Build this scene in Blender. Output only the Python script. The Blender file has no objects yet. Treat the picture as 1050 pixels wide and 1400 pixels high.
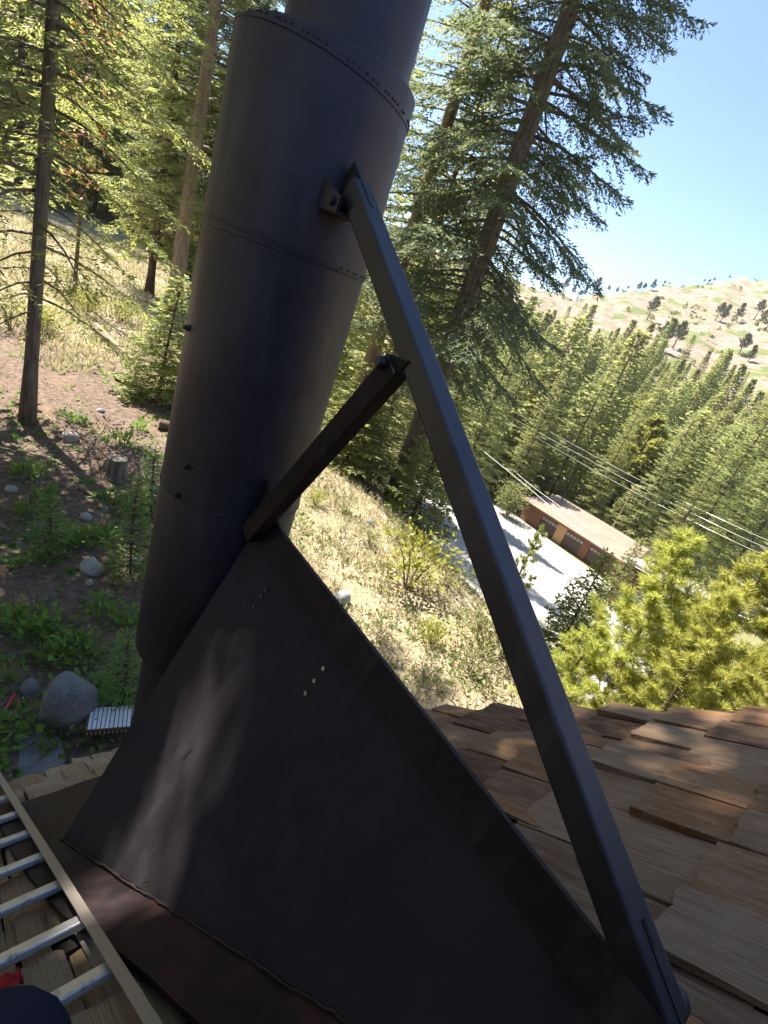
import bpy, math
import numpy as np
from mathutils import Matrix, Vector

scene = bpy.context.scene
COL = scene.collection
rng = np.random.default_rng(7)

# ------------------------------------------------------------------ camera
FPX = 700.0                      # focal length in pixels of a 1050 x 1400 frame
CX, CY = 525.0, 700.0
def _c(x, y): return np.array([x - CX, -(y - CY), -FPX])
UP = -_c(-50, 2280); UP /= np.linalg.norm(UP)
EX = _c(1330, 660); EX = EX - UP * EX.dot(UP); EX /= np.linalg.norm(EX)
M3 = np.array([EX, np.cross(UP, EX), UP])
FWD = M3 @ np.array([0, 0, -1.0])
cam_d = bpy.data.cameras.new('camera')
cam_d.sensor_fit = 'VERTICAL'; cam_d.sensor_height = 24.0; cam_d.lens = 12.0
cam_d.clip_start = 0.02; cam_d.clip_end = 6000
cam = bpy.data.objects.new('camera', cam_d); COL.objects.link(cam)
cam.matrix_world = Matrix(M3.tolist()).to_4x4()
scene.camera = cam

# ------------------------------------------------------------------ sky, sun, exposure
SUN_EL = math.radians(58.0)
_az = np.array([-0.25, 0.968]); _az /= np.linalg.norm(_az)
SUN = np.array([_az[0] * math.cos(SUN_EL), _az[1] * math.cos(SUN_EL), math.sin(SUN_EL)])
world = bpy.data.worlds.new('World'); scene.world = world; world.use_nodes = True
nt = world.node_tree; nt.nodes.clear()
wo = nt.nodes.new('ShaderNodeOutputWorld'); bg = nt.nodes.new('ShaderNodeBackground')
sky = nt.nodes.new('ShaderNodeTexSky'); sky.sky_type = 'NISHITA'; sky.sun_disc = False
sky.sun_elevation = SUN_EL; sky.sun_rotation = math.atan2(_az[0], _az[1])
sky.altitude = 2600; sky.air_density = 1.0; sky.dust_density = 0.05; sky.ozone_density = 2.5
nt.links.new(sky.outputs[0], bg.inputs[0]); bg.inputs[1].default_value = 0.074
nt.links.new(bg.outputs[0], wo.inputs[0])
sun_d = bpy.data.lights.new('sun', 'SUN'); sun_d.energy = 4.3; sun_d.angle = math.radians(0.53)
sun_d.color = (1.0, 0.93, 0.82)
sun_o = bpy.data.objects.new('sun', sun_d); COL.objects.link(sun_o)
sun_o.rotation_euler = Vector(SUN.tolist()).to_track_quat('Z', 'Y').to_euler()
scene.view_settings.view_transform = 'Standard'; scene.view_settings.look = 'None'
scene.view_settings.exposure = 2.15; scene.view_settings.gamma = 1.0
scene.view_settings.use_curve_mapping = False
scene.render.engine = 'CYCLES'
scene.cycles.max_bounces = 6; scene.cycles.diffuse_bounces = 3; scene.cycles.glossy_bounces = 2
scene.cycles.transmission_bounces = 4; scene.cycles.transparent_max_bounces = 4
scene.cycles.caustics_reflective = False; scene.cycles.caustics_refractive = False

# ------------------------------------------------------------------ small helpers
def ray(x, y):
    d = M3 @ _c(x, y); return d / np.linalg.norm(d)
def at_depth(x, y, D):
    r = ray(x, y); return r * (D / (r @ FWD))

def tag(o, label=None, cat=None, group=None, kind=None):
    if label: o['label'] = label
    if cat: o['category'] = cat
    if group: o['group'] = group
    if kind: o['kind'] = kind
    return o
def empty(name, loc=(0, 0, 0), label=None, cat=None, group=None):
    o = bpy.data.objects.new(name, None); COL.objects.link(o)
    o.location = [float(v) for v in loc]; o.empty_display_size = 0.1
    return tag(o, label, cat, group)
def org(o):
    v = Vector((0, 0, 0))
    while o is not None:
        v = v + o.location; o = o.parent
    return np.array(v)

def mesh_np(name, V, F=None, quads=None, mat=None, smooth=False):
    me = bpy.data.meshes.new(name)
    if quads is not None:
        nq = len(quads)
        me.vertices.add(len(V)); me.vertices.foreach_set('co', np.asarray(V, np.float32).ravel())
        k = quads.shape[1]
        me.loops.add(nq * k); me.loops.foreach_set('vertex_index', quads.astype(np.int32).ravel())
        me.polygons.add(nq)
        me.polygons.foreach_set('loop_start', np.arange(0, nq * k, k, dtype=np.int32))
        me.update(calc_edges=True)
    else:
        me.from_pydata([tuple(map(float, v)) for v in V], [], [tuple(int(i) for i in f) for f in F])
    if mat: me.materials.append(mat)
    if smooth: me.polygons.foreach_set('use_smooth', np.ones(len(me.polygons), bool))
    me.update()
    return me
def link(name, me, parent=None, loc=None, mw=None):
    o = bpy.data.objects.new(name, me); COL.objects.link(o)
    if parent: o.parent = parent
    if loc is not None: o.location = [float(v) for v in loc]
    if mw is not None: o.matrix_local = mw
    return o

class MB:
    """collects boxes, tubes, lathes in world coordinates; build() links ONE mesh object"""
    def __init__(s): s.V = []; s.F = []
    def add(s, V, F):
        b = len(s.V); s.V += [tuple(map(float, v)) for v in V]; s.F += [tuple(int(i) + b for i in f) for f in F]; return s
    def box(s, c, ax, ay, az, hx, hy, hz, bev=0.0):
        c = np.array(c, float); ax, ay, az = [np.array(a, float) / np.linalg.norm(a) for a in (ax, ay, az)]
        if bev <= 0:
            V = [c + ax * hx * i + ay * hy * j + az * hz * k for k in (-1, 1) for j in (-1, 1) for i in (-1, 1)]
            return s.add(V, [(0, 2, 3, 1), (4, 5, 7, 6), (0, 1, 5, 4), (2, 6, 7, 3), (0, 4, 6, 2), (1, 3, 7, 5)])
        b = bev; prof = []
        for sx, sy, a0 in ((1, 1, 0), (-1, 1, 90), (-1, -1, 180), (1, -1, 270)):
            for a in (0, 45, 90):
                t = math.radians(a0 + a)
                prof.append((sx * (hx - b) + b * math.cos(t), sy * (hy - b) + b * math.sin(t)))
        n = len(prof)
        V = [c + ax * x + ay * y + az * hz * k for k in (-1, 1) for x, y in prof]
        F = [(i, (i + 1) % n, n + (i + 1) % n, n + i) for i in range(n)] + [tuple(range(n))[::-1], tuple(range(n, 2 * n))]
        return s.add(V, F)
    def bar(s, p0, p1, up, w, h, bev=0.0):
        p0 = np.array(p0, float); p1 = np.array(p1, float); d = p1 - p0; L = np.linalg.norm(d); d /= L
        side = np.cross(d, up); side /= np.linalg.norm(side); u = np.cross(side, d)
        return s.box((p0 + p1) / 2, side, u, d, w / 2, h / 2, L / 2, bev)
    def tube(s, pts, rad, n=8, cap=True):
        pts = [np.array(p, float) for p in pts]
        if np.isscalar(rad): rad = [rad] * len(pts)
        V = []; F = []
        for i, p in enumerate(pts):
            d = pts[min(i + 1, len(pts) - 1)] - pts[max(i - 1, 0)]; d = d / (np.linalg.norm(d) + 1e-9)
            a = np.array([0, 0, 1.0]) if abs(d[2]) < .9 else np.array([1.0, 0, 0])
            e = np.cross(d, a); e /= np.linalg.norm(e); g = np.cross(d, e)
            for k in range(n):
                t = 2 * math.pi * k / n; V.append(p + (e * math.cos(t) + g * math.sin(t)) * rad[i])
        for i in range(len(pts) - 1):
            for k in range(n):
                F.append((i * n + k, i * n + (k + 1) % n, (i + 1) * n + (k + 1) % n, (i + 1) * n + k))
        if cap: F += [tuple(range(n))[::-1], tuple(range((len(pts) - 1) * n, len(pts) * n))]
        return s.add(V, F)
    def lathe(s, c, prof, n=48):
        V = [(c[0] + r * math.cos(2 * math.pi * k / n), c[1] + r * math.sin(2 * math.pi * k / n), z) for r, z in prof for k in range(n)]
        F = [(i * n + k, i * n + (k + 1) % n, (i + 1) * n + (k + 1) % n, (i + 1) * n + k) for i in range(len(prof) - 1) for k in range(n)]
        return s.add(V, F)
    def build(s, name, mat, parent=None, smooth=False, auto=None):
        o0 = org(parent) if parent else np.zeros(3)
        me = mesh_np(name, [np.array(v) - o0 for v in s.V], s.F, mat=mat, smooth=smooth)
        o = link(name, me, parent)
        if auto:
            me.polygons.foreach_set('use_smooth', np.ones(len(me.polygons), bool))
            try: me.set_sharp_from_angle(angle=math.radians(auto))
            except Exception: pass
        return o

# ------------------------------------------------------------------ materials
def mat(name, col, rough=.6, spec=.4, metal=0.0):
    m = bpy.data.materials.new(name); m.use_nodes = True
    b = m.node_tree.nodes['Principled BSDF']
    b.inputs['Base Color'].default_value = (*col, 1); b.inputs['Roughness'].default_value = rough
    b.inputs['Specular IOR Level'].default_value = spec; b.inputs['Metallic'].default_value = metal
    return m
class NT:
    def __init__(s, m):
        s.m = m; s.t = m.node_tree; s.b = s.t.nodes['Principled BSDF']; s.out = s.t.nodes['Material Output']
    def n(s, typ, **kw):
        x = s.t.nodes.new(typ)
        for k, v in kw.items():
            if k.startswith('i_'): x.inputs[k[2:].replace('_', ' ')].default_value = v
            else: setattr(x, k, v)
        return x
    def l(s, a, b): s.t.links.new(a, b)
    def coord(s, kind='Object', scale=(1, 1, 1)):
        tc = s.n('ShaderNodeTexCoord'); mp = s.n('ShaderNodeMapping'); mp.inputs['Scale'].default_value = scale
        s.l(tc.outputs[kind], mp.inputs[0]); return mp.outputs[0]
    def noise(s, co, scale, detail=5, rough=.6):
        x = s.n('ShaderNodeTexNoise'); x.inputs['Scale'].default_value = scale; x.inputs['Detail'].default_value = detail
        x.inputs['Roughness'].default_value = rough; s.l(co, x.inputs[0]); return x.outputs[0]
    def ramp(s, fac, stops):
        r = s.n('ShaderNodeValToRGB'); e = r.color_ramp.elements
        while len(e) < len(stops): e.new(.5)
        for x, (p, c) in zip(e, stops): x.position = p; x.color = (*c, 1) if len(c) == 3 else c
        s.l(fac, r.inputs[0]); return r.outputs[0]
    def mix(s, fac, a, b, mode='MIX'):
        x = s.n('ShaderNodeMix', data_type='RGBA', blend_type=mode)
        if isinstance(fac, (int, float)): x.inputs[0].default_value = fac
        else: s.l(fac, x.inputs[0])
        for v, i in ((a, 6), (b, 7)):
            if isinstance(v, tuple): x.inputs[i].default_value = (*v, 1)
            else: s.l(v, x.inputs[i])
        return x.outputs[2]
    def bump(s, h, strength=.4, dist=.01):
        x = s.n('ShaderNodeBump'); x.inputs['Strength'].default_value = strength; x.inputs['Distance'].default_value = dist
        s.l(h, x.inputs['Height']); s.l(x.outputs[0], s.b.inputs['Normal']); return x
    def g(s, v): return (v, v, v)

def foliage(name, c1, c2, trans=.35, tcol=(.30, .34, .05), ramp3=None):
    m = mat(name, c1, .55, .25); N = NT(m)
    geo = N.n('ShaderNodeNewGeometry'); oi = N.n('ShaderNodeObjectInfo')
    col = N.ramp(geo.outputs['Random Per Island'], [(0, c1), (1, c2)])
    hs = N.n('ShaderNodeHueSaturation')
    mr = N.n('ShaderNodeMapRange'); mr.inputs[3].default_value = .78; mr.inputs[4].default_value = 1.25
    N.l(oi.outputs['Random'], mr.inputs[0]); N.l(mr.outputs[0], hs.inputs['Value'])
    mh = N.n('ShaderNodeMapRange'); mh.inputs[3].default_value = .478; mh.inputs[4].default_value = .52
    N.l(oi.outputs['Random'], mh.inputs[0]); N.l(mh.outputs[0], hs.inputs['Hue'])
    N.l(col, hs.inputs['Color']); N.l(hs.outputs[0], N.b.inputs['Base Color'])
    tr = N.n('ShaderNodeBsdfTranslucent'); tr.inputs[0].default_value = (*tcol, 1)
    ms = N.n('ShaderNodeMixShader'); ms.inputs[0].default_value = trans
    N.l(N.b.outputs[0], ms.inputs[1]); N.l(tr.outputs[0], ms.inputs[2]); N.l(ms.outputs[0], N.out.inputs[0])
    return m

MT = {}
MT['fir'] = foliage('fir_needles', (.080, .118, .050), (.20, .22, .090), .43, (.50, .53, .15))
MT['fir_shaded'] = foliage('shaded_fir_needles', (.050, .082, .060), (.115, .145, .095), .34, (.30, .36, .16))  # darker, bluer copy of the fir needles, shade put into the colour
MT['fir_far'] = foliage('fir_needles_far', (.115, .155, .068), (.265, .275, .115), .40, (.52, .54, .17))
MT['pine'] = foliage('pine_needles', (.17, .21, .045), (.42, .41, .12), .48, (.66, .66, .16))
MT['valleypine'] = foliage('valley_pine_needles', (.11, .14, .045), (.26, .25, .08), .4, (.5, .5, .12))
MT['hillpine'] = foliage('hill_pine_needles', (.06, .085, .045), (.11, .125, .06), .2, (.15, .18, .06))
MT['dead'] = foliage('dead_needles', (.22, .09, .035), (.32, .15, .06), .3, (.35, .15, .05))
MT['sapling'] = foliage('sapling_needles', (.10, .20, .065), (.19, .31, .09), .4, (.32, .46, .10))
MT['leaf'] = foliage('broad_leaves', (.085, .18, .045), (.17, .30, .075), .38, (.30, .45, .08))
MT['bushleaf'] = foliage('bush_leaves', (.16, .19, .03), (.30, .32, .05), .4, (.45, .45, .06))
MT['oliveleaf'] = foliage('olive_leaves', (.10, .13, .05), (.26, .26, .11), .3, (.3, .32, .1))
MT['drygrass'] = foliage('dry_grass_blades', (.27, .235, .14), (.44, .40, .26), .35, (.48, .43, .25))
MT['twig'] = mat('dry_twigs', (.22, .17, .13), .8, .2)

def bark(name, c1, c2, moss=None):
    m = mat(name, c1, .9, .15); N = NT(m); co = N.coord('Object', (7, 7, 1.3))
    n1 = N.noise(co, 1.4, 6, .7); col = N.ramp(n1, [(.32, c1), (.66, c2)])
    if moss:
        n2 = N.noise(N.coord('Object', (1.2, 1.2, .6)), 1.0, 4); f = N.ramp(n2, [(.55, (0, 0, 0)), (.68, (1, 1, 1))])
        col = N.mix(f, col, moss)
    N.l(col, N.b.inputs['Base Color']); N.bump(n1, .8, .04); return m
MT['bark'] = bark('grey_bark', (.075, .06, .05), (.24, .20, .17), (.17, .17, .05))
MT['bark_dark'] = bark('dark_bark', (.05, .035, .028), (.14, .10, .08))
MT['bark_tan'] = bark('tan_bark', (.15, .11, .085), (.36, .28, .22), (.22, .21, .06))

def make_steel(name, base, rough, rust=0.0):
    m = mat(name, base, rough, .4, .85); N = NT(m)
    co = N.coord('Object', (1, 1, 1)); n1 = N.noise(co, 3.0, 7, .65); n2 = N.noise(co, 45, 4, .6)
    st = N.noise(N.coord('Object', (6, 6, .8)), 2.0, 5, .7)
    col = N.ramp(n1, [(.3, tuple(c * .8 for c in base)), (.7, tuple(c * 1.25 for c in base))])
    if rust:
        rf = N.ramp(N.noise(co, 1.6, 6, .7), [(.48, (0, 0, 0)), (.78, (rust, rust, rust))])
        col = N.mix(rf, col, (.10, .055, .04))
    dust = N.ramp(st, [(.50, (0, 0, 0)), (.76, (.30, .30, .30))])
    col = N.mix(dust, col, (.18, .172, .18))
    N.l(col, N.b.inputs['Base Color'])
    r = N.ramp(st, [(.25, N.g(rough - .1)), (.75, N.g(rough + .14))]); N.l(r, N.b.inputs['Roughness'])
    N.bump(n2, .12, .004); return m
MT['steel'] = make_steel('black_painted_steel', (.060, .053, .063), .90, .22)
MT['steel_pipe'] = make_steel('matt_black_flue_paint', (.066, .066, .082), .52, .22)
MT['steel_post'] = make_steel('dark_grey_steel_tube', (.062, .063, .075), .48, .0)
MT['steel_brown'] = make_steel('brown_black_steel', (.036, .029, .030), .75, .3)
MT['bolt'] = mat('dull_bolt', (.05, .05, .055), .45, .5, .6)
MT['washer'] = mat('bright_bolt', (.26, .25, .25), .35, .5, .9)
MT['bead'] = mat('weld_bead', (.035, .025, .02), .7, .3)

def make_rust():
    m = mat('rusty_flashing', (.05, .025, .02), .75, .3); N = NT(m); co = N.coord('Object', (1, 1, 1))
    n1 = N.noise(co, 3.4, 10, .75); n2 = N.noise(co, 30, 7, .75)
    col = N.ramp(n1, [(.38, (.010, .008, .009)), (.50, (.022, .012, .013)), (.60, (.050, .021, .017)), (.70, (.085, .035, .022)), (.84, (.045, .03, .027))])
    sp = N.ramp(n2, [(.60, (0, 0, 0)), (.74, (.5, .5, .5))]); col = N.mix(sp, col, (.13, .10, .085))
    N.l(col, N.b.inputs['Base Color']); N.bump(n2, .35, .004)
    N.l(N.ramp(n1, [(.3, N.g(.5)), (.7, N.g(.85))]), N.b.inputs['Roughness']); return m
MT['rust'] = make_rust()

def make_shake(name, cols, grey, gw):
    m = mat(name, cols[0], .85, .2); N = NT(m)
    oi = N.n('ShaderNodeObjectInfo'); geo = N.n('ShaderNodeNewGeometry')
    tc = N.n('ShaderNodeTexCoord'); ad = N.n('ShaderNodeVectorMath', operation='ADD')
    cb = N.n('ShaderNodeCombineXYZ'); mm = N.n('ShaderNodeMath', operation='MULTIPLY'); mm.inputs[1].default_value = 37.0
    N.l(oi.outputs['Random'], mm.inputs[0])
    for i in range(3): N.l(mm.outputs[0], cb.inputs[i])
    N.l(tc.outputs['Object'], ad.inputs[0]); N.l(cb.outputs[0], ad.inputs[1])
    def mp(sc):
        x = N.n('ShaderNodeMapping'); x.inputs['Scale'].default_value = sc; N.l(ad.outputs[0], x.inputs[0]); return x.outputs[0]
    grain = N.noise(mp((70, 2.2, 30)), 1.0, 6, .65); fine = N.noise(mp((260, 7, 120)), 1.0, 3, .6)
    blot = N.noise(mp((7, 3.2, 3)), 1.0, 4, .6)
    r = N.n('ShaderNodeMapRange'); N.l(oi.outputs['Random'], r.inputs[0])
    k = len(cols); base = N.ramp(oi.outputs['Random'], [((i + .5) / k, c) for i, c in enumerate(cols)])
    dark = N.mix(N.ramp(grain, [(.30, (1, 1, 1)), (.62, (0, 0, 0))]), base, (.45, .40, .37), 'MULTIPLY')
    gf = N.ramp(blot, [(.42, (0, 0, 0)), (.66, N.g(gw))]); c2 = N.mix(gf, dark, grey)
    c3 = N.mix(N.ramp(fine, [(.35, N.g(.55)), (.6, (0, 0, 0))]), c2, (.5, .46, .43), 'MULTIPLY')
    N.l(c3, N.b.inputs['Base Color'])
    h = N.n('ShaderNodeMath', operation='ADD'); N.l(grain, h.inputs[0]); N.l(fine, h.inputs[1])
    N.bump(h.outputs[0], .75, .006); return m
MT['shake'] = make_shake('weathered_cedar', [(.29, .15, .072), (.40, .265, .16), (.33, .16, .062), (.45, .32, .21), (.18, .082, .04), (.41, .28, .175), (.43, .20, .075), (.25, .14, .075)], (.43, .33, .235), .32)
MT['shake_new'] = make_shake('pale_new_cedar', [(.46, .32, .19), (.52, .40, .26), (.42, .27, .14), (.55, .43, .30)], (.42, .36, .28), .4)

def make_alu():
    m = mat('worn_aluminium', (.5, .51, .53), .42, .5, .85); N = NT(m); co = N.coord('Object', (1, 1, 1))
    n1 = N.noise(co, 22, 6, .7); f = N.ramp(n1, [(.56, (0, 0, 0)), (.68, (.8, .8, .8))])
    N.l(N.mix(f, (.60, .61, .64), (.16, .15, .16)), N.b.inputs['Base Color'])
    N.l(N.ramp(n1, [(.3, N.g(.35)), (.7, N.g(.65))]), N.b.inputs['Roughness']); return m
MT['alu'] = make_alu()
MT['alu_rail'] = mat('dirty_aluminium_rail', (.33, .29, .26), .5, .5, .55)

def make_stone(name, c1, c2, sc=4):
    m = mat(name, c1, .9, .2); N = NT(m); co = N.coord('Object', (1, 1, 1))
    n1 = N.noise(co, sc, 7, .65); n2 = N.noise(co, sc * 9, 5, .7)
    col = N.ramp(n1, [(.3, c1), (.7, c2)]); col = N.mix(N.ramp(n2, [(.55, (0, 0, 0)), (.7, (.6, .6, .6))]), col, tuple(min(1, c * 1.7) for c in c2))
    hb = N.n('ShaderNodeMath', operation='ADD'); N.l(n1, hb.inputs[0]); N.l(n2, hb.inputs[1]); N.l(col, N.b.inputs['Base Color']); N.bump(hb.outputs[0], .9, .05); return m
MT['stone'] = make_stone('blue_grey_granite', (.17, .18, .20), (.34, .35, .37))
MT['stone_tan'] = make_stone('tan_granite', (.30, .26, .22), (.50, .45, .40))
MT['stone_pale'] = make_stone('pale_granite', (.34, .35, .36), (.55, .55, .55))

# ------------------------------------------------------------------ terrain
def sm(a, b, x):
    t = np.clip((x - a) / (b - a), 0, 1); return t * t * (3 - 2 * t)
_ph = np.random.default_rng(3).uniform(0, 6.28, (24, 3))
def fbm(x, y, wl, n=5):
    z = 0; a = 1.0; tot = 0
    for i in range(n):
        p = _ph[i]; q = _ph[i + 8]; k = 6.283 / wl
        z = z + a * (np.sin(k * (x * math.cos(p[0]) + y * math.sin(p[0])) + p[1] + 1.3 * np.sin(k * .6 * (x * math.cos(q[0]) + y * math.sin(q[0])) + q[1])) *
                     np.cos(k * .8 * (x * math.cos(q[2]) + y * math.sin(q[2])) + p[2]))
        tot += a; wl *= .52; a *= .55
    return z / tot
DS = np.array([-60, 6, 7.5, 8.7, 10, 12, 15, 18, 20, 24, 30, 36, 44, 50, 70, 400, 4000.])
DZ = np.array([0, 0, -.1, -.4, -1.15, -2.6, -4.9, -7.1, -8.3, -9.7, -11.0, -12.2, -13.7, -14.3, -15.0, -15.5, -15.5])
AZ = np.array([-180, -90, -20, 0, 20, 35, 45, 56.5, 63, 70.6, 78, 90, 110, 180.])
ZC = np.array([30, 40, 60, 70, 60, 34, 28, 35.5, 67, 116, 150, 170, 140, 30.])
RC = np.array([300, 300, 300, 300, 320, 360, 380, 402, 487, 600, 640, 640, 500, 300.])
def zt(x, y):
    x = np.asarray(x, float); y = np.asarray(y, float)
    s = x - .12 * y
    d = np.interp(s, DS, DZ); d = .5 * d + .25 * (np.interp(s - .7, DS, DZ) + np.interp(s + .7, DS, DZ))
    fade = 1 - sm(8, 28, s)
    z = -5.2 + .045 * np.clip(y - 8, 0, 60) * fade + d
    r = np.hypot(x, y); az = np.degrees(np.arctan2(x, y))
    zc = np.interp(az, AZ, ZC); rc = np.interp(az, AZ, RC)
    t = np.clip((r - 88) / (rc - 88), 0, None)
    rise = np.where(t <= 1, np.clip(t, 0, 1) ** 1.35, np.maximum(1 - (t - 1) * .55, .35))
    z = z + (zc + 19.5) * rise
    amp = .10 + .9 * sm(60, 160, r) + 3.2 * sm(200, 400, r)
    bench = 1 - .9 * sm(18, 21, s) * (1 - sm(56, 62, s)) * (1 - sm(60, 75, r))
    z = z + fbm(x, y, 3.1, 4) * .13 * (1 - sm(60, 120, r)) * bench + fbm(x, y, 17, 5) * 1.6 * sm(180, 330, r) + fbm(x, y, 46, 6) * amp * sm(20, 90, r) * bench
    return z
def hit(px, py, tmax=900):
    d = ray(px, py); t = np.concatenate([np.arange(1.5, 60, .05), np.geomspace(60, tmax, 3000)])
    P = d[None] * t[:, None]; k = np.nonzero(P[:, 2] < zt(P[:, 0], P[:, 1]))[0]
    return P[k[0]] if len(k) else None
def on(x, y, dz=0.0): return np.array([x, y, float(zt(x, y)) + dz])

def make_ground_mat():
    m = mat('forest_floor_and_hillside', (.1, .08, .06), .95, .1); N = NT(m)
    at = N.n('ShaderNodeAttribute'); at.attribute_name = 'zone'
    sp = N.n('ShaderNodeSeparateColor'); N.l(at.outputs['Color'], sp.inputs[0])
    co = N.coord('Object', (1, 1, 1))
    nf = N.noise(co, 9, 8, .7); nm = N.noise(co, 1.1, 7, .62); nl = N.noise(co, .06, 9, .65); nr = N.noise(co, .22, 9, .75)
    dirt = N.ramp(nf, [(.30, (.075, .054, .044)), (.5, (.135, .098, .078)), (.66, (.22, .17, .135)), (.8, (.36, .31, .26))])
    dirt = N.mix(N.ramp(nm, [(.5, (0, 0, 0)), (.7, (.7, .7, .7))]), dirt, (.20, .13, .09))
    dry = N.ramp(nf, [(.28, (.15, .115, .075)), (.5, (.28, .23, .15)), (.72, (.38, .33, .24))])
    dry = N.mix(N.ramp(nm, [(.5, (0, 0, 0)), (.66, (.55, .55, .55))]), dry, (.17, .17, .075))
    rock = N.ramp(nr, [(.30, (.095, .073, .057)), (.43, (.195, .145, .112)), (.57, (.26, .197, .155)), (.72, (.33, .275, .23))])
    gm = N.ramp(nl, [(.51, (0, 0, 0)), (.58, (1, 1, 1))]); gr = N.ramp(nr, [(.3, (.075, .10, .035)), (.7, (.15, .17, .065))])
    hill = N.mix(gm, rock, gr)
    val = N.ramp(nr, [(.3, (.10, .11, .045)), (.6, (.22, .20, .10)), (.75, (.36, .30, .2))])
    c = N.mix(sp.outputs[0], val, dirt); c = N.mix(sp.outputs[1], c, dry); c = N.mix(sp.outputs[2], c, hill)
    N.l(c, N.b.inputs['Base Color']); N.bump(nf, .7, .05); return m
MT['ground'] = make_ground_mat()

azs = np.radians(np.concatenate([np.arange(-22, 116, .4), np.arange(116, 338, 4.0)]))
rr = .4 * 1.031 ** np.arange(0, 256)
RG, AG = np.meshgrid(rr, azs, indexing='ij')
gx = RG * np.sin(AG); gy = RG * np.cos(AG); gz = zt(gx, gy)
na = len(azs); nr_ = len(rr)
i, j = np.meshgrid(np.arange(nr_ - 1), np.arange(na), indexing='ij'); j2 = (j + 1) % na
Q = np.stack([i * na + j, (i + 1) * na + j, (i + 1) * na + j2, i * na + j2], -1).reshape(-1, 4)
gme = mesh_np('ground', np.stack([gx, gy, gz], -1).reshape(-1, 3), quads=Q, mat=MT['ground'], smooth=True)
sg = gx - .12 * gy; rg = np.hypot(gx, gy)
wig = fbm(gx, gy, 7, 4) * 1.2
zd = (1 - sm(3.4, 5.6, sg + wig)) * (1 - sm(17, 21, gy + wig * 2)); zg = np.where(sg > 18, 1 - sm(19, 24, sg), 1.0) * (1 - zd) * (1 - sm(45, 80, rg))
zm = sm(120, 170, rg + fbm(gx, gy, 60, 3) * 40)
ca = gme.color_attributes.new('zone', 'FLOAT_COLOR', 'POINT')
ca.data.foreach_set('color', np.stack([zd, zg, zm, np.ones_like(zd)], -1).astype(np.float32).ravel())
ground = tag(link('ground', gme), 'sloping ground of dark dirt, dry grass and pale far hillside', kind='structure')

# far dark rocky crest on the right
def blob(name, c, rx, ry, rz, seed, m, parent=None, n=3, rough=.22, label=None, cat=None, group=None, flat=.0):
    import bmesh
    bm = bmesh.new(); bmesh.ops.create_icosphere(bm, subdivisions=n, radius=1)
    r_ = np.random.default_rng(seed); ks = r_.normal(size=(7, 3)) * 1.7; ps = r_.uniform(0, 6.28, 7)
    ct = r_.normal(size=(4, 3)); ct /= np.linalg.norm(ct, axis=1)[:, None]; cd = r_.uniform(.62, .9, 4)
    for v in bm.verts:
        p = np.array(v.co); f = 1 + rough * np.mean(np.sin(ks @ p + ps)) * 2
        for a, dd in zip(ct, cd):
            q = p @ a
            if q > dd: p = p - a * (q - dd) * .85
        if p[2] < -.5: p[2] = -.5
        v.co = (p[0] * f * rx, p[1] * f * ry, p[2] * f * rz)
    me = bpy.data.meshes.new(name); bm.to_mesh(me); bm.free(); me.materials.append(m)
    me.polygons.foreach_set('use_smooth', np.ones(len(me.polygons), bool))
    o = link(name, me, parent, c); o.rotation_euler.z = r_.uniform(0, 6.28)
    return tag(o, label, cat, group)

# road / concrete yard in front of the garage
MT['road'] = mat('pale_concrete_yard', (.55, .53, .50), .9, .2)
_N = NT(MT['road']); _n = _N.noise(_N.coord('Object', (1, 1, 1)), .6, 8, .65)
_N.l(_N.ramp(_n, [(.3, (.27, .26, .24)), (.7, (.38, .365, .345))]), _N.b.inputs['Base Color'])
ys = np.arange(2, 92, .75); us = np.linspace(0, 1, 25)
sl = np.interp(ys, [2, 8, 20, 30, 50, 90], [21.5, 20.3, 20.3, 21.5, 23, 22]); sr = np.interp(ys, [2, 14, 33, 38, 90], [44, 50.5, 50.0, 33, 30])
YY, UU = np.meshgrid(ys, us, indexing='ij'); SS = sl[:, None] * (1 - UU) + sr[:, None] * UU
XX = SS + .12 * YY; ZZ = zt(XX, YY) + .07
i, j = np.meshgrid(np.arange(len(ys) - 1), np.arange(len(us) - 1), indexing='ij'); nu = len(us)
Q = np.stack([i * nu + j, i * nu + j + 1, (i + 1) * nu + j + 1, (i + 1) * nu + j], -1).reshape(-1, 4)
tag(link('road', mesh_np('road', np.stack([XX, YY, ZZ], -1).reshape(-1, 3), quads=Q, mat=MT['road'], smooth=True)), 'pale sunlit road and yard before the brown garage', kind='structure')

# ------------------------------------------------------------------ cabin roof with split shakes
SL = math.radians(38.0); RH = 1.1
NRM = np.array([0, math.sin(SL), math.cos(SL)]); DN = np.array([0, math.cos(SL), -math.sin(SL)]); XU = np.array([1.0, 0, 0])
def RF(u, v, w=0.0): return XU * u + DN * v + NRM * (w - RH)
EAVE = 4.02; RIDGE = -4.6
def rake(v): return 2.73 - (v - 2.77) * .506          # prow rake: reaches further out towards the ridge
cabin = empty('cabin', RF(-2, EAVE, 0) * np.array([1, 1, 0]) + np.array([0, 0, -5.2]), 'steep cabin roof of brown weathered cedar shakes with angled prow edge', 'cabin roof')
MT['deck'] = mat('dark_roof_felt', (.03, .027, .025), .9, .1)
MT['cabinwall'] = mat('brown_board_wall', (.11, .065, .04), .8, .2)
U0 = -5.0
mb = MB()
top = [RF(U0, EAVE - .04, -.02), RF(rake(EAVE) - .05, EAVE - .04, -.02), RF(rake(RIDGE) - .05, RIDGE, -.02), RF(U0, RIDGE, -.02)]
mb.add(top + [p - NRM * .16 for p in top], [(0, 1, 2, 3), (7, 6, 5, 4), (0, 4, 5, 1), (1, 5, 6, 2), (2, 6, 7, 3), (3, 7, 4, 0)])
mb.build('roof_deck', MT['deck'], cabin)
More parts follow.
